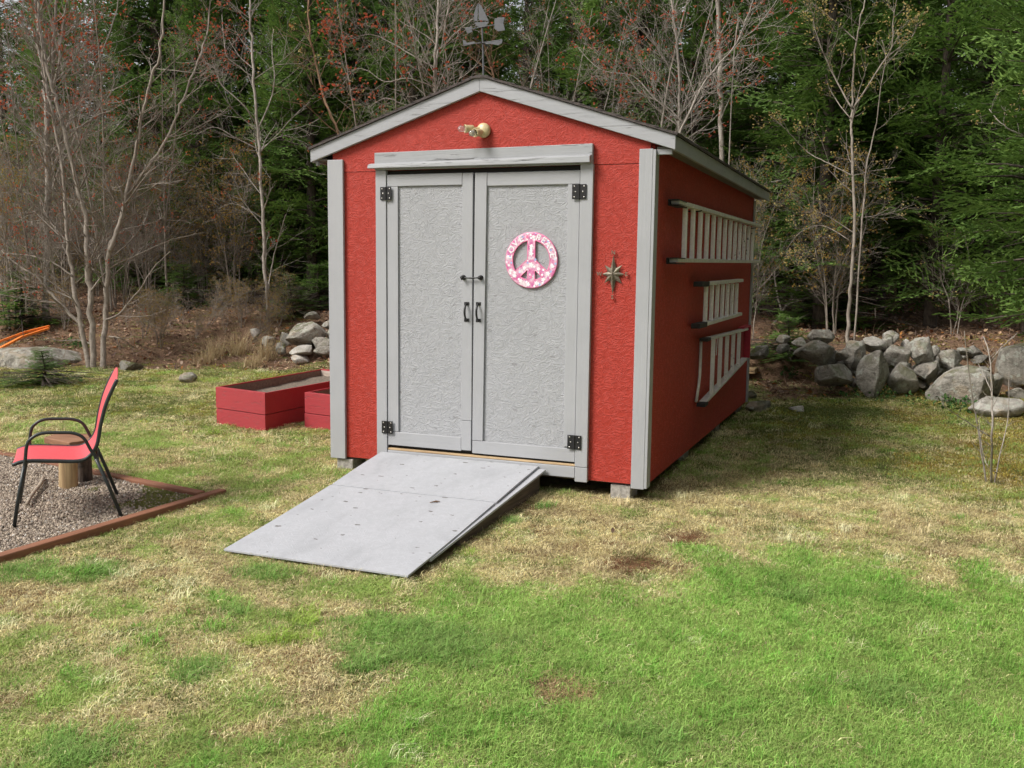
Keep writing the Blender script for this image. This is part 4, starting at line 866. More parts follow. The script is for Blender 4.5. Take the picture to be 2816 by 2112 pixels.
FIR_A = [ # column, depth, variant, scale, rotation, material, label
 (2830, 12.6, 3, 1.0, .3, 'needle', 'bright green fir at the right edge with low sweeping boughs'),
 (2560, 13.9, 3, 1.0, 1.9, 'needle', 'bushy green fir behind the middle of the stone wall'),
 (2250, 14.2, 1, 1.05, 4.0, 'needle', 'green fir behind the thin sapling at the right end of the roof'),
 (2690, 15.0, 0, 1.0, 2.2, 'needle', 'tall green fir between the bushy fir and the right edge'),
 (2120, 16.0, 0, .95, 5.1, 'needle_dark', 'dark fir whose boughs show just past the rear eave'),
 (2410, 16.2, 2, 1.0, .9, 'needle_dark', 'tall dark fir behind the forked sapling'),
 (1890, 16.4, 1, 1.0, 1.2, 'needle', 'fir behind the right roof slope next to the white birch'),
 (1640, 15.8, 3, .95, 3.3, 'needle', 'fir rising behind the right half of the roof'),
 (1440, 17.2, 1, .95, 2.7, 'needle', 'fir rising behind the ridge of the shed'),
 (1130, 16.6, 3, 1.0, .2, 'needle_dark', 'dark fir behind the left roof slope'),
 (985, 18.0, 0, 1.0, 4.4, 'needle_dark', 'tall dark fir left of the roof behind the reddish trunk'),
 (860, 17.2, 1, .95, 1.0, 'needle', 'green fir with low boughs just left of the shed'),
 (620, 19.6, 3, 1.1, 2.0, 'needle_dark', 'dark fir behind the slim pale tree left of the shed'),
 (480, 20.2, 0, 1.0, .6, 'needle_dark', 'tall dark fir between the many-stemmed tree and the slim pale tree'),
 (300, 22.0, 2, 1.0, 3.6, 'needle_dark', 'tall dark fir behind the many-stemmed tree'),
 (40, 22.0, 1, 1.0, 5.2, 'needle_dark', 'dark fir at the left edge of the woods'),
 (740, 19.0, 3, 1.0, 2.9, 'needle', 'green fir directly behind the slim pale tree'), (1310, 18.4, 3, 1.1, .8, 'needle', 'fir behind the weather vane'), (1760, 18.2, 0, 1.0, 2.4, 'needle', 'tall fir behind the straight pale trunk'),
 (2960, 10.6, 1, 1.05, 2.0, 'needle', 'fir just past the right edge whose boughs reach into view'), (3180, 9.6, 0, 1.0, 1.0, 'needle', 'fir outside the right edge nearest the lawn'), (2330, 15.6, 1, .95, .4, 'needle', 'green fir just behind the forked sapling, right of its stem'), (2480, 17.2, 3, 1.1, 2.4, 'needle', 'fir in the second row behind the bushy fir'), (2780, 16.8, 3, 1.1, 4.6, 'needle', 'fir in the second row near the right edge'), (2050, 17.6, 3, 1.1, 1.5, 'needle', 'fir in the second row beyond the rear eave'), (790, 17.6, 3, .85, 1.7, 'needle', 'low bushy fir between the slim pale tree and the shed corner'), (930, 19.4, 1, 1.1, 3.8, 'needle', 'fir behind the left end of the roof, deeper in the woods'), (2190, 15.2, 3, 1.0, 5.6, 'needle', 'bushy fir behind the arching shrub at the rear shed corner'), (390, 19.0, 3, .9, 4.1, 'needle', 'bushy fir glimpsed through the many-stemmed tree'), (180, 20.6, 3, 1.05, .9, 'needle', 'bushy fir glimpsed behind the pale forked tree'), (1560, 18.6, 1, 1.1, 4.9, 'needle', 'fir deeper in the woods above the right half of the roof'),
 (1010, 20.2, 3, 1.2, .5, 'needle', 'fir in the second row left of the roof'), (560, 18.0, 3, .9, 3.1, 'needle', 'shorter green fir left of the slim pale tree'),
 (3500, 8.4, 2, 1.0, 4.0, 'needle', 'fir outside the right edge beyond the nearest one'), (3900, 7.6, 3, 1.0, 5.0, 'needle', 'fir furthest outside the right edge')]
for x_, y_, v_ in ((7.9, 4.2, 0), (7.5, 2.6, 1), (7.6, 1.0, 2), (7.1, -.6, 3), (7.3, -2.2, 0), (6.9, -3.8, 1), (9.4, 1.8, 2), (9.2, -1.4, 0), (9.5, 5.0, 1)):  # unseen firs, added to keep sky light off the shed's side wall
    put_fir(FIRS[v_], (x_, y_, float(terrain(x_, y_))-.03), v_*1.7+y_, 1.25, 'needle', 'tall unseen fir added right of the lawn to shade the side of the shed', 'unseen firs added to shade the shed')
for a in FIR_A: put_fir(FIRS[a[2]], on_ground(a[0], a[1]), a[4], a[3], a[5], a[6], 'firs at the front of the woods')
rs = np.random.default_rng(5)
back = []
for t, n, j in ((19.5, 11, .8), (23.5, 13, 1.2), (28, 14, 1.5), (33, 13, 2)):
    for k in range(n):
        px = -350+(k+.5)*3500/n+rs.uniform(-90, 90)
        if px < 420 and t < 24: continue
        if px < 260 and t < 30 and rs.random() < .5: continue
        back.append((px, t+rs.uniform(-j, j)))
for px, t in back:
    put_fir(FIRS[rs.integers(4)], on_ground(px, t), rs.uniform(0, 6.28), rs.uniform(.95, 1.35), 'needle_dark' if rs.random() < .6 else 'needle', 'dark fir deep in the woods, seen %s' % ('at the left behind the thicket' if px < 900 else 'above the shed roof' if px < 1900 else 'at the right behind the first firs'), 'firs deep in the woods')
for k, (px, py, v, sc, lab) in enumerate([(120, 1062, 1, .55, 'tiny green fir seedling in front of the granite outcrop'), (505, 850, 0, .62, 'small spreading fir on the leafy bank behind the chair'), (640, 830, 0, .6, 'small fir on the bank just left of the slim pale tree'), (880, 850, 1, .95, 'small fir peeking out beside the left corner of the shed'), (800, 870, 0, .55, 'small fir between the slim pale tree and the shed'),
  (2160, 990, 1, .7, 'small fir in the shade behind the stone wall beside the shed'), (60, 905, 0, .75, 'small dark fir beside the orange straps'), (840, 800, 0, 1.3, 'knee-high spreading fir right behind the stone heap'), (690, 790, 1, 1.5, 'spreading young fir behind the slim pale tree'), (430, 815, 0, 1.0, 'young fir at the top of the bank behind the chair'), (2250, 900, 0, 1.0, 'young fir behind the stone wall left of the forked sapling')]):
    put_fir(YOUNG[v], ground(px, py), k*1.3, sc, 'needle', lab, 'young firs', 'fir_sapling').scale = (sc*2.1, sc*2.1, sc*.8)

def xp(a, b): return np.array([a[1]*b[2]-a[2]*b[1], a[2]*b[0]-a[0]*b[2], a[0]*b[1]-a[1]*b[0]])
# bare trees
class Bare:
    def __init__(s, seed): s.parts = []; s.tw = []; s.twr = []; s.b = []; s.bt = []; s.r = np.random.default_rng(seed)
    def bud(s, p, size, n=1, spread=.02):
        for _ in range(n):
            c = p+s.r.normal(0, spread, 3); d = s.r.normal(size=3); d[2] = abs(d[2]); d /= np.linalg.norm(d); u = xp(d, s.r.normal(size=3)); u /= math.sqrt(u@u); w = xp(d, u)
            l = size*s.r.uniform(.7, 1.4)
            for e in (u, w): s.b += [(c, c+d*l*.5+e*l*.3, c+d*l), (c, c+d*l, c+d*l*.5-e*l*.3)]; s.bt += [s.r.uniform(0, 1)]*2
    def twig(s, p, d, L, rad, lvl, buds, bsize, up=.35):
        n = 5; pts = [p]; q = p.copy(); dd = d/np.linalg.norm(d)
        for i in range(n):
            dd = dd+np.array([0, 0, up/n])+s.r.normal(0, .09, 3); dd /= math.sqrt(dd@dd); q = q+dd*L/n; pts.append(q)
        s.tw.append(pts); s.twr.append((rad, max(.0014, rad*.35)))
        if lvl > 0:
            k = s.r.integers(3, 6)
            for _ in range(k):
                f = s.r.uniform(.25, .95); i = min(n-1, int(f*n)); b = pts[i]+(pts[i+1]-pts[i])*(f*n-i); ax = pts[i+1]-pts[i]; ax /= np.linalg.norm(ax)
                o = xp(ax, s.r.normal(size=3)); o /= math.sqrt(o@o); nd = ax*.75+o*.75
                s.twig(b, nd, L*s.r.uniform(.35, .6), rad*.55, lvl-1, buds, bsize, up)
        if buds and s.r.random() < buds: s.bud(pts[-1], bsize, s.r.integers(2, 6), bsize*.8)
        elif s.r.random() < .3: s.bud(pts[-1], .012, 1, .002)
    def stem(s, pts, r0, r1, n_tw, tl, lvl=1, buds=.3, bsize=.03, start=.25, main=True, up=.35):
        sp_ = smooth_path(pts, 5); m = len(sp_); sp_[1:-1] += s.r.normal(0, r0*.25, (m-2, 3)); rad = np.linspace(r0, r1, m)
        mb_ = MB(); mb_.tube(sp_, rad, 9 if main else 6, True); s.parts.append(('stem' if main else 'limb', mb_))
        for _ in range(n_tw):
            f = s.r.uniform(start, 1); i = min(m-2, int(f*(m-1))); ax = sp_[i+1]-sp_[i]; ax /= np.linalg.norm(ax)+1e-9; o = np.cross(ax, s.r.normal(size=3)); o /= np.linalg.norm(o)
            s.twig(sp_[i], ax*.6+o*.8+np.array([0, 0, .1]), tl*s.r.uniform(.5, 1.2)*(1.1-.6*f), min(rad[i]*.5, .012), lvl, buds, bsize, up)
    def build(s, name, loc, label, group, bmat, budmat, local=False, cat='tree'):
        e = empty(name, loc, label, cat, group)
        def fin(b, n):
            if b.v:
                if local: o = b.build(n, MAT[bmat], None, True); o.parent = e
                else: o = part(b, n, MAT[bmat], e, 0, True)
        for i_, (n_, b_) in enumerate(s.parts): fin(b_, 'trunk' if i_ == 0 else n_)
        if s.tw:
            P_ = np.array(s.tw); R_ = np.array(s.twr); n_, m_ = P_.shape[:2]; d_ = P_[:, -1]-P_[:, 0]; d_ /= np.linalg.norm(d_, axis=1)[:, None]+1e-9
            a_ = np.cross(d_, np.array([.31, .77, .12])); a_ /= np.linalg.norm(a_, axis=1)[:, None]+1e-9; b_ = np.cross(d_, a_)
            rr_ = R_[:, :1]+(R_[:, 1:]-R_[:, :1])*np.linspace(0, 1, m_)[None]; S_ = 3
            ang = np.arange(S_)*2*math.pi/S_; ring = a_[:, None]*np.cos(ang)[None, :, None]+b_[:, None]*np.sin(ang)[None, :, None]
            V = (P_[:, :, None]+rr_[:, :, None, None]*ring[:, None]).reshape(-1, 3)
            base = (np.arange(n_)[:, None, None]*m_+np.arange(m_-1)[None, :, None])*S_; k_ = np.arange(S_)[None, None]; k2 = (k_+1) % S_
            q0, q1, q2, q3 = base+k_, base+k2, base+S_+k2, base+S_+k_
            F = np.concatenate([np.stack([q0, q1, q2], -1).reshape(-1, 3), np.stack([q0, q2, q3], -1).reshape(-1, 3)])
            if not local: V = V-np.array(loc)
            me = big_mesh('twigs', V, F); me.materials.append(MAT[bmat]); me.polygons.foreach_set('use_smooth', [True]*len(me.polygons)); o = bpy.data.objects.new('twigs', me); col.objects.link(o); o.parent = e; o['kind'] = 'stuff'
        if s.b:
            V = np.array(s.b).reshape(-1, 3)
            if not local: V = V-np.array(loc)
            me = big_mesh('buds', V, np.arange(len(V)).reshape(-1, 3), {'tip': ('POINT', 'FLOAT', np.repeat(s.bt, 3))}); me.materials.append(MAT[budmat])
            o = bpy.data.objects.new('buds', me); col.objects.link(o); o.parent = e
        return e
def trace(pts, t0, rng, wob=.5):
    k = len(pts); w = np.cumsum(rng.normal(0, wob/max(k, 2), k)); w -= w[0]; return [at(x, y, t0+w[i]) for i, (x, y) in enumerate(pts)]
def traced_tree(seed, base, label, bmat, budmat, stems, name='bare_tree', t=None, group=None):
    B = Bare(seed)
    if base: g = ground(*base); t0 = depth_of(g)
    else: t0 = t; g = None
    for (pts, r0, r1, nt, tl, lvl, bd, bs, main) in stems:
        P = trace(pts, t0, B.r)
        if main and g is None and pts[0][1] > -999 and P[0][2] > terrain(P[0][0], P[0][1]):
            f = P[0].copy(); f[2] = float(terrain(f[0], f[1]))-.05; P = [f]+P; g0 = f
        B.stem(P, r0*t0/FPX, r1*t0/FPX, nt, tl, lvl, bd, bs, .2, main)
    loc = g if g is not None else g0
    return B.build(name, loc, label, group, bmat, budmat)
# many-stemmed tree on the left
traced_tree(1, (262, 1012), 'many-stemmed bare grey tree growing beside the granite outcrop', 'bark_grey', 'bud_red', [
 ([(258, 1030), (252, 860), (243, 755), (240, 696), (234, 590), (211, 506), (181, 380), (160, 295), (143, 236), (118, 127), (105, 10), (100, -120)], 8.5, 2.5, 30, 1.3, 2, .05, .03, True),
 ([(247, 1028), (224, 903), (211, 819), (194, 734), (188, 671), (175, 500), (150, 350), (120, 200), (105, 40)], 7.5, 2, 26, 1.2, 2, .05, .03, True),
 ([(285, 1022), (287, 903), (293, 798), (300, 692), (338, 590), (363, 464), (380, 380), (405, 253), (439, 148), (454, 0), (460, -100)], 8, 2, 26, 1.2, 2, .05, .03, True),
 ([(300, 692), (330, 610), (355, 530), (422, 439), (468, 363), (505, 270), (540, 181), (570, 84), (585, -40)], 5.5, 1.6, 24, 1.1, 2, .10, .03, True),
 ([(232, 900), (181, 852), (135, 802), (112, 770), (60, 735), (5, 690)], 5, 1.5, 14, 1.0, 2, .15, .03, True),
 ([(290, 880), (330, 860), (380, 800), (420, 740), (470, 690)], 3.5, 1, 14, .8, 1, .05, .03, False),
 ([(250, 800), (300, 740), (380, 700), (470, 660), (560, 640)], 3, .8, 14, .8, 1, .05, .03, False),
 ([(215, 830), (150, 800), (80, 790), (10, 800)], 3, .8, 14, .8, 1, .05, .03, False),
 ([(200, 760), (140, 720), (60, 700), (-20, 700)], 3, .8, 12, .8, 1, .05, .03, False),
 ([(250, 945), (215, 935), (170, 938), (120, 925)], 2.5, .6, 5, .4, 1, 0, .03, False), ([(300, 925), (330, 930), (360, 950), (372, 965)], 2, .6, 3, .3, 1, 0, .03, False)])
traced_tree(2, (126, 884), 'pale grey forked tree rising beside the orange straps', 'bark_pale', 'bud_red', [
 ([(125, 890), (129, 696), (131, 464), (129, 380), (127, 253), (122, 211), (108, 127), (98, 20), (92, -120)], 9.20, 3.68, 24, 1.5, 2, .28, .05, True),
 ([(128, 270), (142, 236), (147, 127), (152, 20), (155, -110)], 5.52, 2.76, 20, 1.3, 2, .3, .05, True),
 ([(142, 250), (160, 190), (168, 100), (186, 0), (195, -90)], 3.68, 1.84, 16, 1.2, 2, .3, .05, True),
 ([(140, 430), (186, 350), (203, 295), (228, 275), (262, 190), (304, 84), (329, -10)], 4.14, 1.38, 20, 1.0, 2, .15, .04, True),
 ([(190, 365), (235, 340), (270, 312), (310, 240), (312, 205), (304, 160)], 2.94, 1.10, 12, .8, 1, .15, .04, True),
 ([(130, 560), (160, 470), (205, 380), (228, 280), (234, 190), (240, 100)], 3.22, 1.10, 14, .9, 2, .15, .04, True)])
traced_tree(3, (738, 880), 'slim pale tree with curving side branches left of the shed', 'bark_pale', 'bud_red', [
 ([(739, 890), (734, 798), (726, 734), (725, 650), (717, 464), (709, 359), (696, 190), (690, 84), (686, 0), (684, -120)], 5.44, 2.38, 24, 1.2, 2, .06, .04, True),
 ([(709, 357), (743, 278), (755, 211), (747, 139), (752, 80)], 2.18, 0.82, 12, .8, 1, .05, .03, False),
 ([(702, 340), (675, 295), (612, 236), (591, 190), (553, 160), (540, 110)], 2.18, 0.82, 16, .8, 2, .15, .04, False),
 ([(692, 210), (660, 185), (624, 156), (616, 110), (610, 40)], 1.77, 0.68, 12, .7, 1, .5, .04, False),
 ([(710, 410), (650, 380), (590, 350), (540, 370)], 1.63, 0.54, 12, .7, 1, .05, .03, False), ([(712, 415), (770, 375), (820, 385), (860, 405)], 1.36, 0.48, 9, .6, 1, .1, .03, False),
 ([(720, 600), (690, 580), (640, 560), (600, 575)], 1.63, 0.48, 9, .6, 1, .1, .03, False), ([(738, 800), (747, 734), (768, 650), (785, 590)], 2.04, 0.82, 9, .7, 1, .1, .03, True)])
traced_tree(4, None, 'reddish brown slender trunk leaning behind the left end of the roof', 'bark_brown', 'bud_tan', [([(990, 640), (942, 400), (895, 280), (870, 180), (853, 100), (848, 0), (846, -120)], 4.20, 2.10, 14, .9, 2, .1, .03, True)], t=13.6)
traced_tree(5, (518, 822), 'thin crooked bare sapling standing on the bank behind the chair', 'bark_pale', 'bud_red', [([(520, 830), (510, 740), (500, 650), (492, 600), (480, 500), (500, 420), (510, 330)], 5, 1.5, 24, .9, 2, .3, .035, True)])
traced_tree(6, None, 'pale forked maple with red blossom rising behind the left roof slope', 'bark_pale', 'bud_red', [
 ([(1196, 420), (1195, 260), (1195, 190), (1203, 84), (1205, 0), (1207, -120)], 5.04, 2.88, 20, 1.2, 2, .05, .045, True), ([(1198, 225), (1215, 127), (1235, 0), (1245, -100)], 2.88, 1.58, 14, 1.0, 2, .05, .045, True),
 ([(1215, 130), (1260, 84), (1305, 48), (1350, 10)], 1.73, 0.72, 10, .7, 1, .14, .04, False), ([(1195, 185), (1130, 150), (1080, 120), (1020, 95), (960, 108)], 1.87, 0.72, 16, .8, 2, .14, .045, False),
 ([(1195, 240), (1120, 215), (1060, 225), (1000, 190), (950, 200)], 1.73, 0.65, 16, .8, 2, .14, .045, False), ([(1196, 300), (1120, 290), (1060, 270), (1010, 300)], 1.58, 0.58, 12, .7, 1, .14, .04, False),
 ([(1192, 110), (1170, 40), (1155, -40)], 2.16, 1.08, 8, .7, 1, .14, .04, False)], t=12.9)
traced_tree(7, None, 'thin reddish trunk rising just behind the weather vane', 'bark_brown', 'bud_red', [([(1385, 420), (1357, 212), (1344, 169), (1327, 105), (1324, 76), (1327, 0), (1330, -90)], 3.60, 1.76, 14, .8, 2, .14, .04, True)], t=13.4)
traced_tree(8, None, 'white birch trunk standing beyond the right end of the roof', 'bark_birch', 'bud_red', [([(1986, 560), (1982, 295), (1980, 211), (1978, 127), (1974, 0), (1972, -150)], 7.5, 6, 8, 1.0, 2, .14, .04, True)], t=15.2)
traced_tree(9, (2330, 958), 'bare forked sapling with swelling buds in front of the firs on the right', 'bark_grey', 'bud_tan', [
 ([(2327, 968), (2336, 840), (2342, 760), (2350, 640), (2347, 506), (2341, 380), (2339, 330), (2345, 295), (2347, 190), (2354, 118), (2368, 42), (2381, -10), (2390, -90)], 5.27, 1.24, 18, .8, 1, .8, .028, True),
 ([(2343, 297), (2292, 207), (2254, 118), (2238, 63), (2244, 10)], 2.48, 0.87, 12, .6, 1, .8, .028, True), ([(2347, 297), (2427, 173), (2453, 127), (2457, 50), (2470, -20)], 2.60, 0.87, 12, .6, 1, .8, .028, True),
 ([(2436, 160), (2480, 125), (2512, 95), (2524, 60)], 1.36, 0.62, 8, .4, 1, .9, .03, True), ([(2356, 112), (2325, 85), (2292, 55), (2233, 8)], 1.61, 0.62, 9, .5, 1, .8, .028, True),
 ([(2343, 483), (2280, 450), (2221, 418), (2160, 355), (2119, 320)], 1.86, 0.62, 12, .5, 1, .8, .028, True), ([(2347, 483), (2400, 470), (2461, 460)], 1.49, 0.50, 6, .4, 1, .6, .028, True),
 ([(2338, 325), (2310, 290), (2280, 240), (2270, 205)], 1.61, 0.62, 7, .4, 1, .8, .028, True),
 ([(2348, 968), (2368, 640), (2377, 548), (2383, 456), (2410, 337), (2423, 236), (2436, 160), (2425, 110)], 2.79, 0.93, 12, .6, 1, .6, .028, True),
 ([(2340, 600), (2430, 590), (2520, 560)], 1.24, 0.50, 8, .5, 1, .4, .025, False), ([(2335, 660), (2260, 620), (2200, 640), (2160, 690)], 1.36, 0.50, 14, .6, 2, .3, .025, False)])
traced_tree(10, None, 'pale maple bending outward over the right roof edge', 'bark_pale', 'bud_red', [
 ([(1850, 470), (1868, 370), (1900, 300), (1925, 245), (1963, 194), (2018, 131), (2043, 76), (2070, 0), (2090, -80)], 3.74, 1.36, 22, 1.0, 2, .12, .04, True), ([(2020, 131), (2060, 95), (2090, 63), (2136, 0), (2160, -50)], 2.04, 0.95, 12, .7, 2, .12, .04, True),
 ([(1925, 248), (1970, 225), (2020, 205), (2045, 240)], 1.50, 0.54, 10, .6, 1, .2, .04, False), ([(1930, 240), (1960, 258), (2000, 235), (2050, 240)], 1.36, 0.54, 8, .5, 1, .2, .04, False), ([(1880, 340), (1830, 290), (1760, 255), (1700, 180), (1620, 130)], 2.04, 0.68, 20, .9, 2, .12, .04, False)], t=12.6)
traced_tree(11, None, 'straight pale trunk directly behind the right roof slope', 'bark_pale', 'bud_red', [
 ([(1868, 480), (1866, 370), (1868, 250), (1862, 127), (1846, 0), (1840, -140)], 4.55, 2.80, 18, 1.2, 2, .10, .04, True), ([(1866, 330), (1800, 270), (1740, 210), (1650, 190), (1580, 120)], 2.10, 0.70, 20, .8, 2, .10, .04, False), ([(1866, 230), (1800, 120), (1740, 60), (1690, -30)], 2.10, 0.84, 16, .9, 2, .10, .04, False)], t=13.8)
traced_tree(12, (2075, 905), 'arching pale shrub with many thin twigs behind the rear shed corner', 'bark_pale', 'bud_olive', [
 ([(2100, 930), (2150, 860), (2200, 780), (2240, 710), (2290, 660), (2380, 640)], 3.4, 1, 22, .7, 2, .2, .025, True), ([(2200, 780), (2220, 700), (2190, 610), (2150, 560), (2120, 530)], 2.6, 1, 20, .7, 2, .3, .025, True),
 ([(2150, 860), (2130, 740), (2170, 640), (2230, 560), (2300, 500)], 2.6, 1, 20, .7, 2, .3, .025, True), ([(2120, 500), (2170, 490), (2210, 460), (2232, 480)], 2.2, 1, 8, .4, 1, .3, .025, False)], 'bare_shrub')
traced_tree(13, (2722, 1330), 'leggy bare sapling with thorny twigs growing on the lawn at the right', 'stick_bark' if False else 'bark_pale', 'bud_tan', [
 ([(2726, 1335), (2728, 1200), (2728, 1080), (2722, 985), (2705, 925)], 3.2, 1.2, 16, .12, 0, .1, .012, True), ([(2722, 1000), (2745, 965), (2798, 915)], 2, 1, 6, .08, 0, .1, .012, True), ([(2712, 1330), (2690, 1180), (2672, 1080), (2652, 910)], 2.6, 1, 14, .10, 0, .1, .012, True),
 ([(2722, 1200), (2660, 1160), (2600, 1120), (2590, 1105)], 1.6, .7, 7, .12, 0, .1, .012, True), ([(2734, 1330), (2750, 1250), (2772, 1150), (2775, 1020)], 2, .8, 12, .10, 0, .1, .012, True), ([(2728, 1080), (2710, 1040), (2690, 1000)], 1.4, .7, 6, .08, 0, .1, .012, True), ([(2740, 1300), (2715, 1280), (2700, 1230), (2692, 1150)], 1.4, .6, 6, .08, 0, .1, .012, True)], 'bare_sapling')
traced_tree(14, None, 'bare branch hanging in at the right edge in front of the firs', 'bark_pale', 'bud_tan', [([(2960, 900), (2940, 500), (2880, 420), (2816, 375), (2760, 345), (2720, 300)], 4, 1, 14, .5, 1, .5, .03, True)], t=11.0, name='overhanging_tree')

# thicket of bare saplings: a few kinds, copied
SHR = []
for k, (H, mt, bm_, bd) in enumerate(((3.4, 'bark_grey', 'bud_red', .03), (2.6, 'bark_grey', 'bud_olive', .2), (4.6, 'bark_grey', 'bud_red', .025), (2.0, 'bark_grey', 'bud_tan', .10), (5.5, 'bark_pale', 'bud_red', .04))):
    B = Bare(200+k)
    for s_ in range((3 if k == 3 else 5) if H < 4 else 2):
        a = B.r.uniform(0, 6.28); sp2 = B.r.uniform(.1, .5); pts = [np.array([.06*math.cos(a), .06*math.sin(a), -.08])]
        for f in (.3, .6, 1): pts.append(np.array([math.cos(a)*sp2*f*H*.5+B.r.normal(0, .05), math.sin(a)*sp2*f*H*.5+B.r.normal(0, .05), f*H*B.r.uniform(.85, 1.05)]))
        B.stem(pts, .006+.0026*H, .003, 24 if H < 4 else 22, .8 if H < 4 else 1.0, 2 if k != 3 else 1, bd, .032)
    SHR.append((B, mt, bm_))
protos = [B.build('bare_sapling', (0, 0, 0), 'thin bare sapling in the grey thicket at the edge of the woods', 'saplings in the thicket', mt, bm_, True) for B, mt, bm_ in SHR]
spots = []
for px, t in [(60, 14.5), (200, 15.4), (330, 14.8), (420, 15.8), (520, 15.2), (610, 16.2), (690, 15.6), (20, 16.4), (140, 17.0), (270, 17.2), (390, 17.4), (560, 17.3), (-60, 15), (460, 14.2), (350, 16.3), (100, 13.6), (800, 16.6), (925, 16.4), (880, 18), (1060, 14.2), (1270, 14.5), (1500, 14.6), (1600, 14.0), (1720, 14.6), (1330, 16), (1780, 15.6), (1560, 16.2), (2060, 13.9), (2290, 13.4), (2630, 13.2), (720, 18.5), (240, 18.8), (480, 18.3), (20, 18.6), (600, 19), (90, 15.2), (170, 14.4), (250, 15.6), (310, 14.0), (400, 14.6), (30, 13.4), (560, 15.0), (650, 14.6), (480, 16.2)]:
    spots.append((px, t))
rs = np.random.default_rng(31); used = [False]*5
for px, t in spots:
    if px < 950: k = int(rs.choice([0, 1, 2, 4, 0, 1]))
    elif px < 1900: k = int(rs.choice([2, 4, 4]))
    else: k = int(rs.choice([3, 1, 3]))
    p = on_ground(px, t+(2.2 if px < 950 else 0))
    if used[k]: o = copy_tree(protos[k])
    else: o = protos[k]; used[k] = True
    o['label'], o['group'] = ('thin bare sapling in the grey thicket left of the shed', 'saplings in the thicket') if px < 950 else ('thin bare sapling showing above the shed roof', 'saplings behind the roof') if px < 1900 else ('low bare shrub in the shade behind the stone wall', 'shrubs behind the stone wall')
    o.location = tuple(p); o.rotation_euler = (0, 0, rs.uniform(0, 6.28)); s_ = rs.uniform(.8, 1.2); o.scale = (s_, s_, s_*rs.uniform(.9, 1.15))
for j, (px, py) in enumerate([(330, 960), (395, 930), (440, 955), (470, 905), (540, 930), (575, 895), (620, 915), (665, 900), (700, 940), (770, 900), (60, 880), (180, 905), (350, 900), (420, 880), (810, 880), (500, 880)]):
    k = 1 if j % 3 else 3
    o = copy_tree(protos[k]); o.location = tuple(ground(px, py)); o.rotation_euler = (rs.normal(0, .25), rs.normal(0, .25), rs.uniform(0, 6.28)); s_ = rs.uniform(.17, .32); o.scale = (s_*1.6, s_*1.6, s_)
    o['label'], o['group'], o['category'] = 'low scrubby bush of bare grey twigs on the leafy bank left of the shed', 'low bushes on the bank', 'shrub'
for k in range(5):
    if not used[k]:
        for c_ in list(protos[k].children): bpy.data.objects.remove(c_)
        bpy.data.objects.remove(protos[k])
# fallen branches on the bank
for k, (a, b, lab) in enumerate([((415, 780), (690, 757), 'long pale fallen branch lying across the bank behind the chair'), ((400, 805), (560, 790), 'short fallen branch in front of the long pale one'), ((640, 770), (720, 745), 'thin fallen stick leaning near the slim pale tree')]):
    p, q = ground(*a), ground(*b); q = CAM+(q-CAM)*(depth_of(p)/depth_of(q)) if k == 0 else q
    m_ = (p+q)/2+np.array([0, 0, .10]); tag(MB().tube(smooth_path([p+np.array([0, 0, .05]), m_, q+np.array([0, 0, .12])], 6), np.linspace(.017, .007, 13), 7).build('fallen_branch', MAT['bark_pale'], None, True), lab, 'branch', 'fallen branches')
# orange straps
os_ = MB()
for pth in (((136, 892), (70, 908), (0, 934), (-120, 972)), ((134, 898), (60, 922), (0, 954), (-120, 1000))):
    P = [CAM+(ground(a_, b_+14)-CAM)*.965+np.array([0, 0, .05]) for a_, b_ in pth]
    for i in range(3): os_.bar(P[i], P[i+1], .05, .03)
tag(os_.build('orange_strap', MAT['orange'], None), 'bright orange straps stretched to the foot of the pale forked tree', 'strap')
# dry grass tussocks
def tussock(seed, n, L, sp):
    r = np.random.default_rng(seed); V = []; tp = []
    for _ in range(n):
        a = r.uniform(0, 6.28); l = L*r.uniform(.5, 1.15); lean = r.uniform(.2, 1.15); b = np.array([r.normal(0, sp), r.normal(0, sp), -.02]); d = np.array([math.cos(a), math.sin(a), 0]); s_ = np.array([-d[1], d[0], 0])*.004
        pts = [b+d*l*f*lean*(.5+.5*f)+np.array([0, 0, l*f*(1-.55*lean*f)]) for f in (0, .4, .75, 1)]
        for i in range(3): w0, w1 = 1-i*.3, .7-i*.3; V += [pts[i]-s_*w0, pts[i]+s_*w0, pts[i+1]+s_*w1, pts[i]-s_*w0, pts[i+1]+s_*w1, pts[i+1]-s_*w1]; tp += [r.random()]*6
    return big_mesh('blades', np.array(V), np.arange(len(V)).reshape(-1, 3), {'tip': ('POINT', 'FLOAT', tp)})
for k, (px, py, L, lab) in enumerate([(590, 985, .5, 'dry straw grass tussock on the bank, leftmost of the tussocks behind the raised bed'), (655, 975, .6, 'largest dry straw grass tussock on the bank, between the other tussocks'), (735, 985, .5, 'dry straw grass tussock at the foot of the slim pale tree'), (700, 1010, .35, 'low dry grass tussock just behind the raised bed'), (1100*0+560, 1000, .3, 'short dry grass tussock beside the dome-shaped stone')]):
    me = tussock(600+k, 150, L, .07); o = mesh_obj('dry_grass_tussock', me, MAT['dry_blade']); o.location = tuple(ground(px, py)); tag(o, lab, 'grass tussock', 'dry grass tussocks')

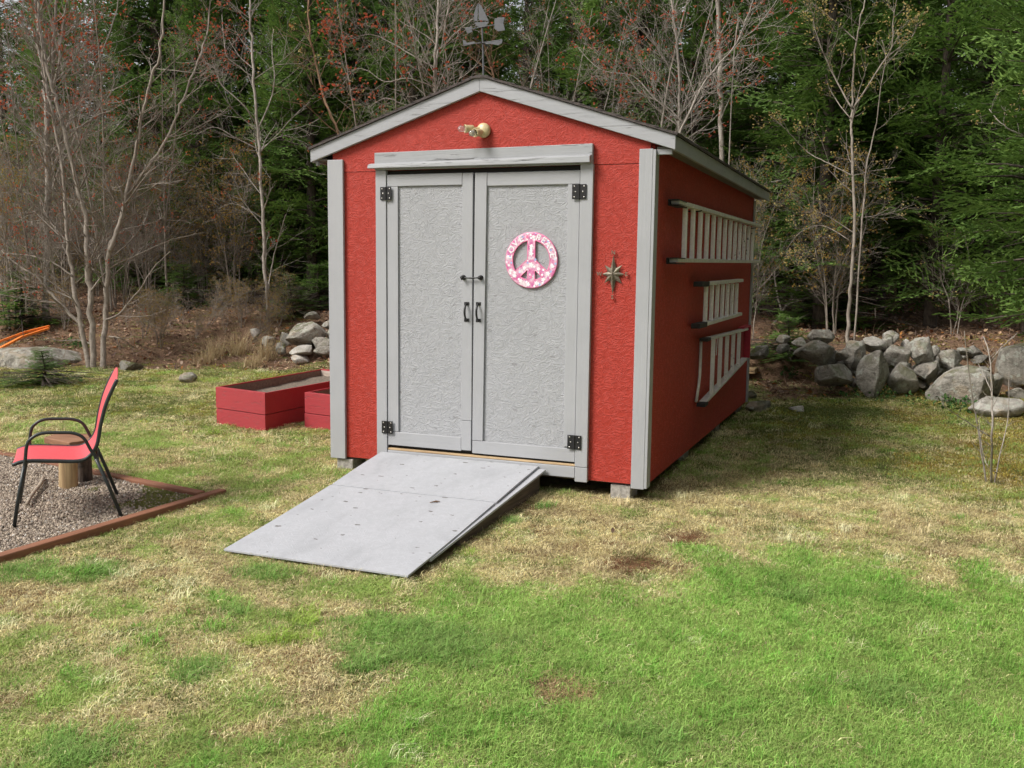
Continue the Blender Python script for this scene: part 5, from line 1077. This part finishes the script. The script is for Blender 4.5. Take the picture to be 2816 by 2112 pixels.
# ------------------------------------------------------------------ scattered stuff: grass, leaves, pebbles
def hidden_variants(name, meshes, mat):
    c = bpy.data.collections.new(name)
    for i, me in enumerate(meshes):
        me.materials.append(mat); o = bpy.data.objects.new('%s_piece_%02d' % (name, i), me); c.objects.link(o)
    return c
def scatter(name, label, P, rot, scl, colr, idx, coll, cat=None):
    me = bpy.data.meshes.new(name); n = len(P); me.vertices.add(n); me.vertices.foreach_set('co', np.asarray(P, np.float32).ravel())
    for k, typ, a in (('rot', 'FLOAT_VECTOR', rot), ('scl', 'FLOAT_VECTOR', scl), ('col', 'FLOAT_COLOR', np.concatenate([colr, np.ones((n, 1))], 1)), ('idx', 'INT', idx)):
        at_ = me.attributes.new(k, typ, 'POINT'); at_.data.foreach_set({'FLOAT_VECTOR': 'vector', 'FLOAT_COLOR': 'color', 'INT': 'value'}[typ], np.asarray(a, np.int32 if typ == 'INT' else np.float32).ravel())
    me.update(); o = bpy.data.objects.new(name, me); col.objects.link(o)
    ng = bpy.data.node_groups.new(name+'_scatter', 'GeometryNodeTree'); ng.interface.new_socket('Geometry', in_out='INPUT', socket_type='NodeSocketGeometry'); ng.interface.new_socket('Geometry', in_out='OUTPUT', socket_type='NodeSocketGeometry')
    nd = ng.nodes; lk = ng.links; gi = nd.new('NodeGroupInput'); go = nd.new('NodeGroupOutput'); ci = nd.new('GeometryNodeCollectionInfo'); ci.inputs[0].default_value = coll; ci.inputs[1].default_value = True; ci.inputs[2].default_value = True
    ip = nd.new('GeometryNodeInstanceOnPoints'); mp = nd.new('GeometryNodeMeshToPoints')
    def na(nm, ty): a = nd.new('GeometryNodeInputNamedAttribute'); a.data_type = ty; a.inputs[0].default_value = nm; return [s for s in a.outputs if s.enabled and s.name == 'Attribute'][0]
    e2r = nd.new('FunctionNodeEulerToRotation'); lk.new(na('rot', 'FLOAT_VECTOR'), e2r.inputs[0])
    lk.new(gi.outputs[0], mp.inputs[0]); lk.new(mp.outputs[0], ip.inputs['Points']); lk.new(ci.outputs[0], ip.inputs['Instance']); ip.inputs['Pick Instance'].default_value = True
    lk.new(na('idx', 'INT'), ip.inputs['Instance Index']); lk.new(e2r.outputs[0], ip.inputs['Rotation']); lk.new(na('scl', 'FLOAT_VECTOR'), ip.inputs['Scale']); lk.new(ip.outputs[0], go.inputs[0])
    md = o.modifiers.new('scatter', 'NODES'); md.node_group = ng; tag(o, label, cat, None, 'stuff'); return o
def blade_clump(seed, n, rad, hmin, hmax, w, lean, curl):
    r = np.random.default_rng(seed); V = []; rn = []; tp = []
    for _ in range(n):
        a = r.uniform(0, 6.28); h = r.uniform(hmin, hmax); q = rad*math.sqrt(r.random()); t = r.uniform(0, 6.28); b = np.array([q*math.cos(t), q*math.sin(t), -.006]); ln = lean*r.uniform(.2, 1.2)
        d = np.array([math.cos(a), math.sin(a), 0]); s_ = np.array([-d[1], d[0], 0])*w*r.uniform(.7, 1.3); R_ = r.random(); s_ = s_*math.cos(r.uniform(-1, 1))+np.array([0, 0, .0003])
        p0 = b; p1 = b+d*h*ln*.35+np.array([0, 0, h*.55]); p2 = b+d*h*(ln*.35+ln*.65+curl*r.random())+np.array([0, 0, h*(1-.35*ln-.3*curl*r.random())])
        V += [p0-s_, p0+s_, p1+s_*.8, p0-s_, p1+s_*.8, p1-s_*.8, p1-s_*.8, p1+s_*.8, p2]; rn += [R_]*9; tp += [0, 0, .3, 0, .3, .3, .3, .3, 1]
    return big_mesh('clump', np.array(V), np.arange(len(V)).reshape(-1, 3), {'rnd': ('POINT', 'FLOAT', rn), 'tip': ('POINT', 'FLOAT', np.array(tp)*1.0)})
CL = [blade_clump(k, 60, .075, .018, .046, .0014, .8, .25) for k in range(3)]           # lush
CL += [blade_clump(10+k, 56, .085, .010, .028, .0014, 1.5, .7) for k in range(3)]       # dry, flattened
CL += [blade_clump(20+k, 80, .075, .006, .018, .0018, .6, .2) for k in range(2)]        # moss
CL += [blade_clump(30+k, 60, .05, .035, .085, .0014, .7, .35) for k in range(2)]         # tall tuft
gcoll = hidden_variants('grass', CL, MAT['blade'])
def frustum_pts(n, xlo, xhi, ylo, yhi, seed, margin=260, top=860):
    r = np.random.default_rng(seed); x = r.uniform(xlo, xhi, n); y = r.uniform(ylo, yhi, n); z = terrain(x, y); P = np.stack([x, y, z], 1); u, v, d = proj(P)
    k = (d > 1.2) & (u > -margin) & (u < 2816+margin) & (v > top) & (v < 2112+500); return P[k], d[k], u[k], v[k], r
bed_polys = [[(-2.12, 1.22), (-1.39, 1.05), (-1.34, 2.97), (-2.14, 3.15)], [(-1.22, 1.38), (-.46, 1.22), (-.40, 3.07), (-1.18, 3.14)]]
def free(P):
    x, y = P[:, 0], P[:, 1]; k = ~((x > -.0) & (x < 2.46) & (y > .06) & (y < 4.72)); k &= ~((x > .50) & (x < 1.72) & (y > -1.83) & (y < .1))
    for b in bed_polys: k &= ~in_poly(x, y, b)
    return k
P, dep, u, v, r = frustum_pts(420000, -9.5, 7.5, -5.2, 8.0, 3)
keep_p = np.clip((5.5/dep)**1.1, .12, 1.0); k = (r.random(len(P)) < keep_p) & free(P) & (poly_dist(P[:, 0], P[:, 1], PIT) < -.03); P = P[k]; dep = dep[k]
lz = litter_zone(P[:, 0], P[:, 1]); k = r.random(len(P)) > lz*.96; P = P[k]; dep = dep[k]; u, v, _ = proj(P); x, y = P[:, 0], P[:, 1]
lu = lush(x, y); n1 = fbm(x, y, 1.1, 31); n2 = fbm(x, y, 4.5, 33); n3 = fbm(x, y, 11, 35); rr = r.random(len(P))
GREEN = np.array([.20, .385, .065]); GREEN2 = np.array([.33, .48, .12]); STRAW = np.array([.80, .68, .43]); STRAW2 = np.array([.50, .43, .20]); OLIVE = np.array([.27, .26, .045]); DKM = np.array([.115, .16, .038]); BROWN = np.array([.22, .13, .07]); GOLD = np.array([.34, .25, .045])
colr = np.zeros((len(P), 3)); idx = np.zeros(len(P), int); scl = np.ones((len(P), 3))
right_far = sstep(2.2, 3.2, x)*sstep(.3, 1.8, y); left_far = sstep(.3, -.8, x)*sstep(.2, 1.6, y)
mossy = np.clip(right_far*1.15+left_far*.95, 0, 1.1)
# default: mixed dry lawn
p_green = np.clip(.26+1.0*(n2-.42)+.35*(n1-.45)+.16*sstep(-2.2, -4.0, y)+.5*(n3-.5), .04, .8); p_green = np.maximum(p_green*(1-.75*sstep(1.4, 2.2, x)*sstep(-2.9, -1.2, y)*(1-sstep(.3, 1.2, y))), lu*np.where(n3 > .60, .66, .90))
mott = fbm(x, y, 6.5, 91, 3); isg = np.where(lu > .5, rr < p_green, p_green+1.5*(mott-.5)+.55*(rr-.5) > .47); r2 = r.random(len(P))
for m_, ca, cb in ((isg, GREEN, GREEN2), (~isg, STRAW, STRAW2)):
    w = r.random(len(P))[:, None]; colr = np.where(m_[:, None], ca*w+cb*(1-w), colr)
idx = np.where(isg, r.integers(0, 3, len(P)), r.integers(3, 6, len(P)))
weak = isg & (lu < .5); colr[weak] = colr[weak]*.65+OLIVE*.5*.7+.02; scl[weak] *= np.array([1, 1, .6])
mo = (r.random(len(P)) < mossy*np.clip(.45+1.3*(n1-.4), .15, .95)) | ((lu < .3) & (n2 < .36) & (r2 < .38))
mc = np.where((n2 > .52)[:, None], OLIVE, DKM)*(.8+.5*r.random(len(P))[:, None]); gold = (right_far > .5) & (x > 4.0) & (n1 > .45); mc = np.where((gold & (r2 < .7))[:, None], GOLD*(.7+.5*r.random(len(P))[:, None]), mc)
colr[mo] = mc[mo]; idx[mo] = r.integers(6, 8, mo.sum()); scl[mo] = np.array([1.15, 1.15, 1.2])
br = (~isg) & (~mo) & ((n3 < .38) | (mott < .30)) & (r2 < .42); colr[br] = BROWN*(.7+.7*r.random(br.sum())[:, None])
for Q, rx, c_ in [(PATCH, .15, np.array([.40, .27, .15]))]+[(q, .13, np.array([.20, .085, .05])) for q in RUSTY]:
    e = np.hypot((x-Q[0]), (y-Q[1])*1.0)+(n3-.5)*.12 < rx; e &= r.random(len(P)) < .9; colr[e] = c_*(.7+.6*r.random(e.sum())[:, None]); idx[e] = r.integers(3, 6, e.sum()); scl[e] = np.array([1, 1, .5])
tuft = (r.random(len(P)) < np.where(isg, .018, .003)) & (~mo); tuft |= isg & (fbm(x, y, 2.3, 51) > .66) & (r2 < .10) & (y < -1); idx[tuft] = r.integers(8, 10, tuft.sum()); colr[tuft] = np.where(isg[tuft][:, None], GREEN*np.array([.75, .9, .7]), STRAW)
shade = (.52+.34*fbm(x, y, 1.7, 61)+.62*fbm(x, y, 9, 65, 2)+.40*n3)[:, None]; colr = np.clip(colr*shade, 0, .9)
TUFTS = [(405, 1450, .10, 0), (420, 1465, .08, 0), (900, 1385, .30, 0), (960, 1400, .22, 0), (620, 1385, .10, 1), (560, 1392, .06, 1), (445, 940, .10, 1), (660, 1345, .07, 1), (500, 1330, .06, 0), (200, 1240, .15, 0), (60, 1235, .15, 0), (790, 1440, .10, 0), (1400, 1600, .15, 0), (1900, 1500, .15, 0), (1700, 1290, .12, 0), (150, 1640, .15, 0), (560, 1240, .10, 0), (980, 1200, .06, 1), (1100, 1130, .05, 0), (1180, 1100, .05, 0)]
for px_, py_, rd_, kd_ in TUFTS:
    Q = ground(px_*D2F, py_*D2F); e = r.random(len(P)) < .62*np.exp(-((x-Q[0])**2+((y-Q[1])*1.2)**2)/(rd_*.85)**2)*(.4+1.2*n3); idx[e] = np.where(r.random(e.sum()) < .45, r.integers(8, 10, e.sum()), r.integers(0, 3, e.sum())); colr[e] = (np.array([.30, .46, .06]) if kd_ else np.array([.19, .37, .075]))*(.8+.4*r.random(e.sum())[:, None]); scl[e] = np.array([1, 1, 1.0])
gs = np.clip(dep/6.5, .8, 1.7)[:, None]; scl *= r.uniform(.75, 1.25, len(P))[:, None]; scl[:, :2] *= np.clip(gs, 1, 1.5); scl[:, 2:] *= np.clip(gs, .85, 1.15)
rot = np.stack([r.normal(0, .12, len(P)), r.normal(0, .12, len(P)), r.uniform(0, 6.28, len(P))], 1)
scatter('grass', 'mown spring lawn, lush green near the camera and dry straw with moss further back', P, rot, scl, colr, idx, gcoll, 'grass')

def leaf_piece(seed, L):
    r = np.random.default_rng(seed); pts = []; c1, c2 = r.uniform(.1, .6), r.uniform(-.3, .5)
    o = [(0, 0), (.25, .28), (.55, .30), (1, 0), (.55, -.30), (.25, -.28), (.5, 0)]
    V = [np.array([a*L, b*L*r.uniform(.8, 1.1), L*(c1*abs(b)*1.3+c2*a*a*.5)]) for a, b in o]; F = [(0, 6, 1), (1, 6, 2), (2, 6, 3), (3, 6, 4), (4, 6, 5), (5, 6, 0)]
    return big_mesh('leaf', V, F, {'rnd': ('POINT', 'FLOAT', [r.random()]*7), 'tip': ('POINT', 'FLOAT', [0]*7)})
lcoll = hidden_variants('leaf', [leaf_piece(k, .055) for k in range(5)]+[big_mesh('twig', *(lambda b: (np.array(b.v), np.array([(f[0], f[1], f[2]) for f in b.f if len(f) == 4]+[(f[0], f[2], f[3]) for f in b.f if len(f) == 4])))(MB().tube([(0, 0, 0), (.06, .01, .01), (.14, -.01, .005)], [.003, .0025, .001], 4, False)), {'rnd': ('POINT', 'FLOAT', [.5]*12), 'tip': ('POINT', 'FLOAT', [0]*12)})], MAT['litter'])
P, dep, u, v, r = frustum_pts(150000, -13, 9, -4.5, 16, 8, 250, 700)
lz = litter_zone(P[:, 0], P[:, 1]); k = (r.random(len(P)) < np.maximum(lz*np.clip(1.15-dep/40, .2, 1)*np.where(fbm(P[:, 0], P[:, 1], 1.3, 44) > .42, .9, .35), np.where((P[:, 1] < 6) & (dep < 11), .0045, .0009))) & free(P); P = P[k]; n = len(P)
w = r.random((n, 1)); colr = np.array([.46, .29, .195])*w+np.array([.30, .195, .13])*(1-w); pk_ = r.random(n) < .22; colr[pk_] = np.array([.42, .30, .24]); og = r.random(n) < .10; colr[og] = np.array([.42, .17, .06]); colr *= r.uniform(.6, 1.25, (n, 1))
P[:, 2] += .012; idx = np.where(r.random(n) < .26, 5, r.integers(0, 5, n)); onl = litter_zone(P[:, 0], P[:, 1]) < .3; lsc = np.where(onl, .55, 1.0)[:, None]
scatter('leaf_litter', 'brown dead leaves and twigs covering the bank under the trees', P, np.stack([r.normal(0, .5, n), r.normal(0, .5, n), r.uniform(0, 6.28, n)], 1), np.repeat(r.uniform(.7, 1.5, (n, 1))*lsc, 3, 1), colr, idx, lcoll, 'leaves')
def pebble(seed):
    bm = bmesh.new(); bmesh.ops.create_icosphere(bm, subdivisions=1, radius=.008); r = np.random.default_rng(seed)
    for vv in bm.verts: vv.co = Vector(np.array(vv.co[:])*r.uniform(.75, 1.2, 3)*np.array([1.2, 1, .7]))
    me = bpy.data.meshes.new('pebble'); bm.to_mesh(me); bm.free(); a = me.attributes.new('rnd', 'FLOAT', 'POINT'); a.data.foreach_set('value', [r.random()]*len(me.vertices)); a = me.attributes.new('tip', 'FLOAT', 'POINT'); return me
pcoll = hidden_variants('pebble', [pebble(k) for k in range(4)], MAT['pebble'])
P, dep, u, v, r = frustum_pts(60000, -4.2, -.4, -2.7, -.2, 12, 200); k = (poly_dist(P[:, 0], P[:, 1], PIT) > .02); P = P[k]; x, y = P[:, 0], P[:, 1]
mossk = (fbm(x, y, 3, 71)+.55*sstep(.9, .1, np.hypot(x+.75, (y+1.0)*1.3)) > .92); n = len(P); w = r.random((n, 1)); colr = (np.array([.52, .44, .35])*w+np.array([.34, .28, .215])*(1-w))*r.uniform(.6, 1.3, (n, 1)); wh = r.random(n) < .05; colr[wh] = np.array([.68, .64, .58]); P[:, 2] += .004
kk = ~mossk | (r.random(n) < .25)
scatter('gravel', 'fine beige gravel spread inside the timber edging', P[kk], r.uniform(0, 6.28, (n, 3))[kk], np.repeat(r.uniform(.6, 1.35, (n, 1)), 3, 1)[kk], colr[kk], r.integers(0, 4, n)[kk], pcoll, 'gravel')
P = P[mossk]; n = len(P); 
if n: scatter('moss', 'dark green moss patches growing in the corner of the gravel', P, np.stack([np.zeros(n), np.zeros(n), r.uniform(0, 6.28, n)], 1), np.repeat(r.uniform(.4, .8, (n, 1)), 3, 1)*np.array([1, 1, 1.3]), np.where((r.random(n) < .6)[:, None], DKM, OLIVE)*r.uniform(.7, 1.2, (n, 1)), r.integers(6, 8, n), gcoll, 'moss')
# low green plants at the foot of the stone wall
icoll = hidden_variants('ivy', [leaf_piece(40+k, .05) for k in range(3)], MAT['litter'])
pts = []
rs = np.random.default_rng(77)
for cx, cy, sx, sy, nn in ((2430, 1085, 60, 10, 90), (2480, 1100, 90, 10, 110), (2620, 1102, 22, 10, 170), (2640, 1130, 40, 10, 90), (2170, 1035, 14, 6, 40), (215, 955, 22, 6, 120)):
    for _ in range(nn): pts.append(ground(cx+rs.normal(0, sx), min(1175, cy+rs.normal(0, sy)))+np.array([0, 0, rs.uniform(.01, .09)]))
P = np.array(pts); n = len(P); w = rs.random((n, 1)); colr = np.array([.05, .12, .035])*w+np.array([.08, .15, .04])*(1-w)
scatter('ground_ivy', 'low green leafy ground cover at the foot of the stone wall', P, np.stack([rs.normal(0, .5, n), rs.normal(-.3, .5, n), rs.uniform(0, 6.28, n)], 1), np.repeat(rs.uniform(.6, 1.2, (n, 1)), 3, 1), colr, rs.integers(0, 3, n), icoll, 'ground cover')
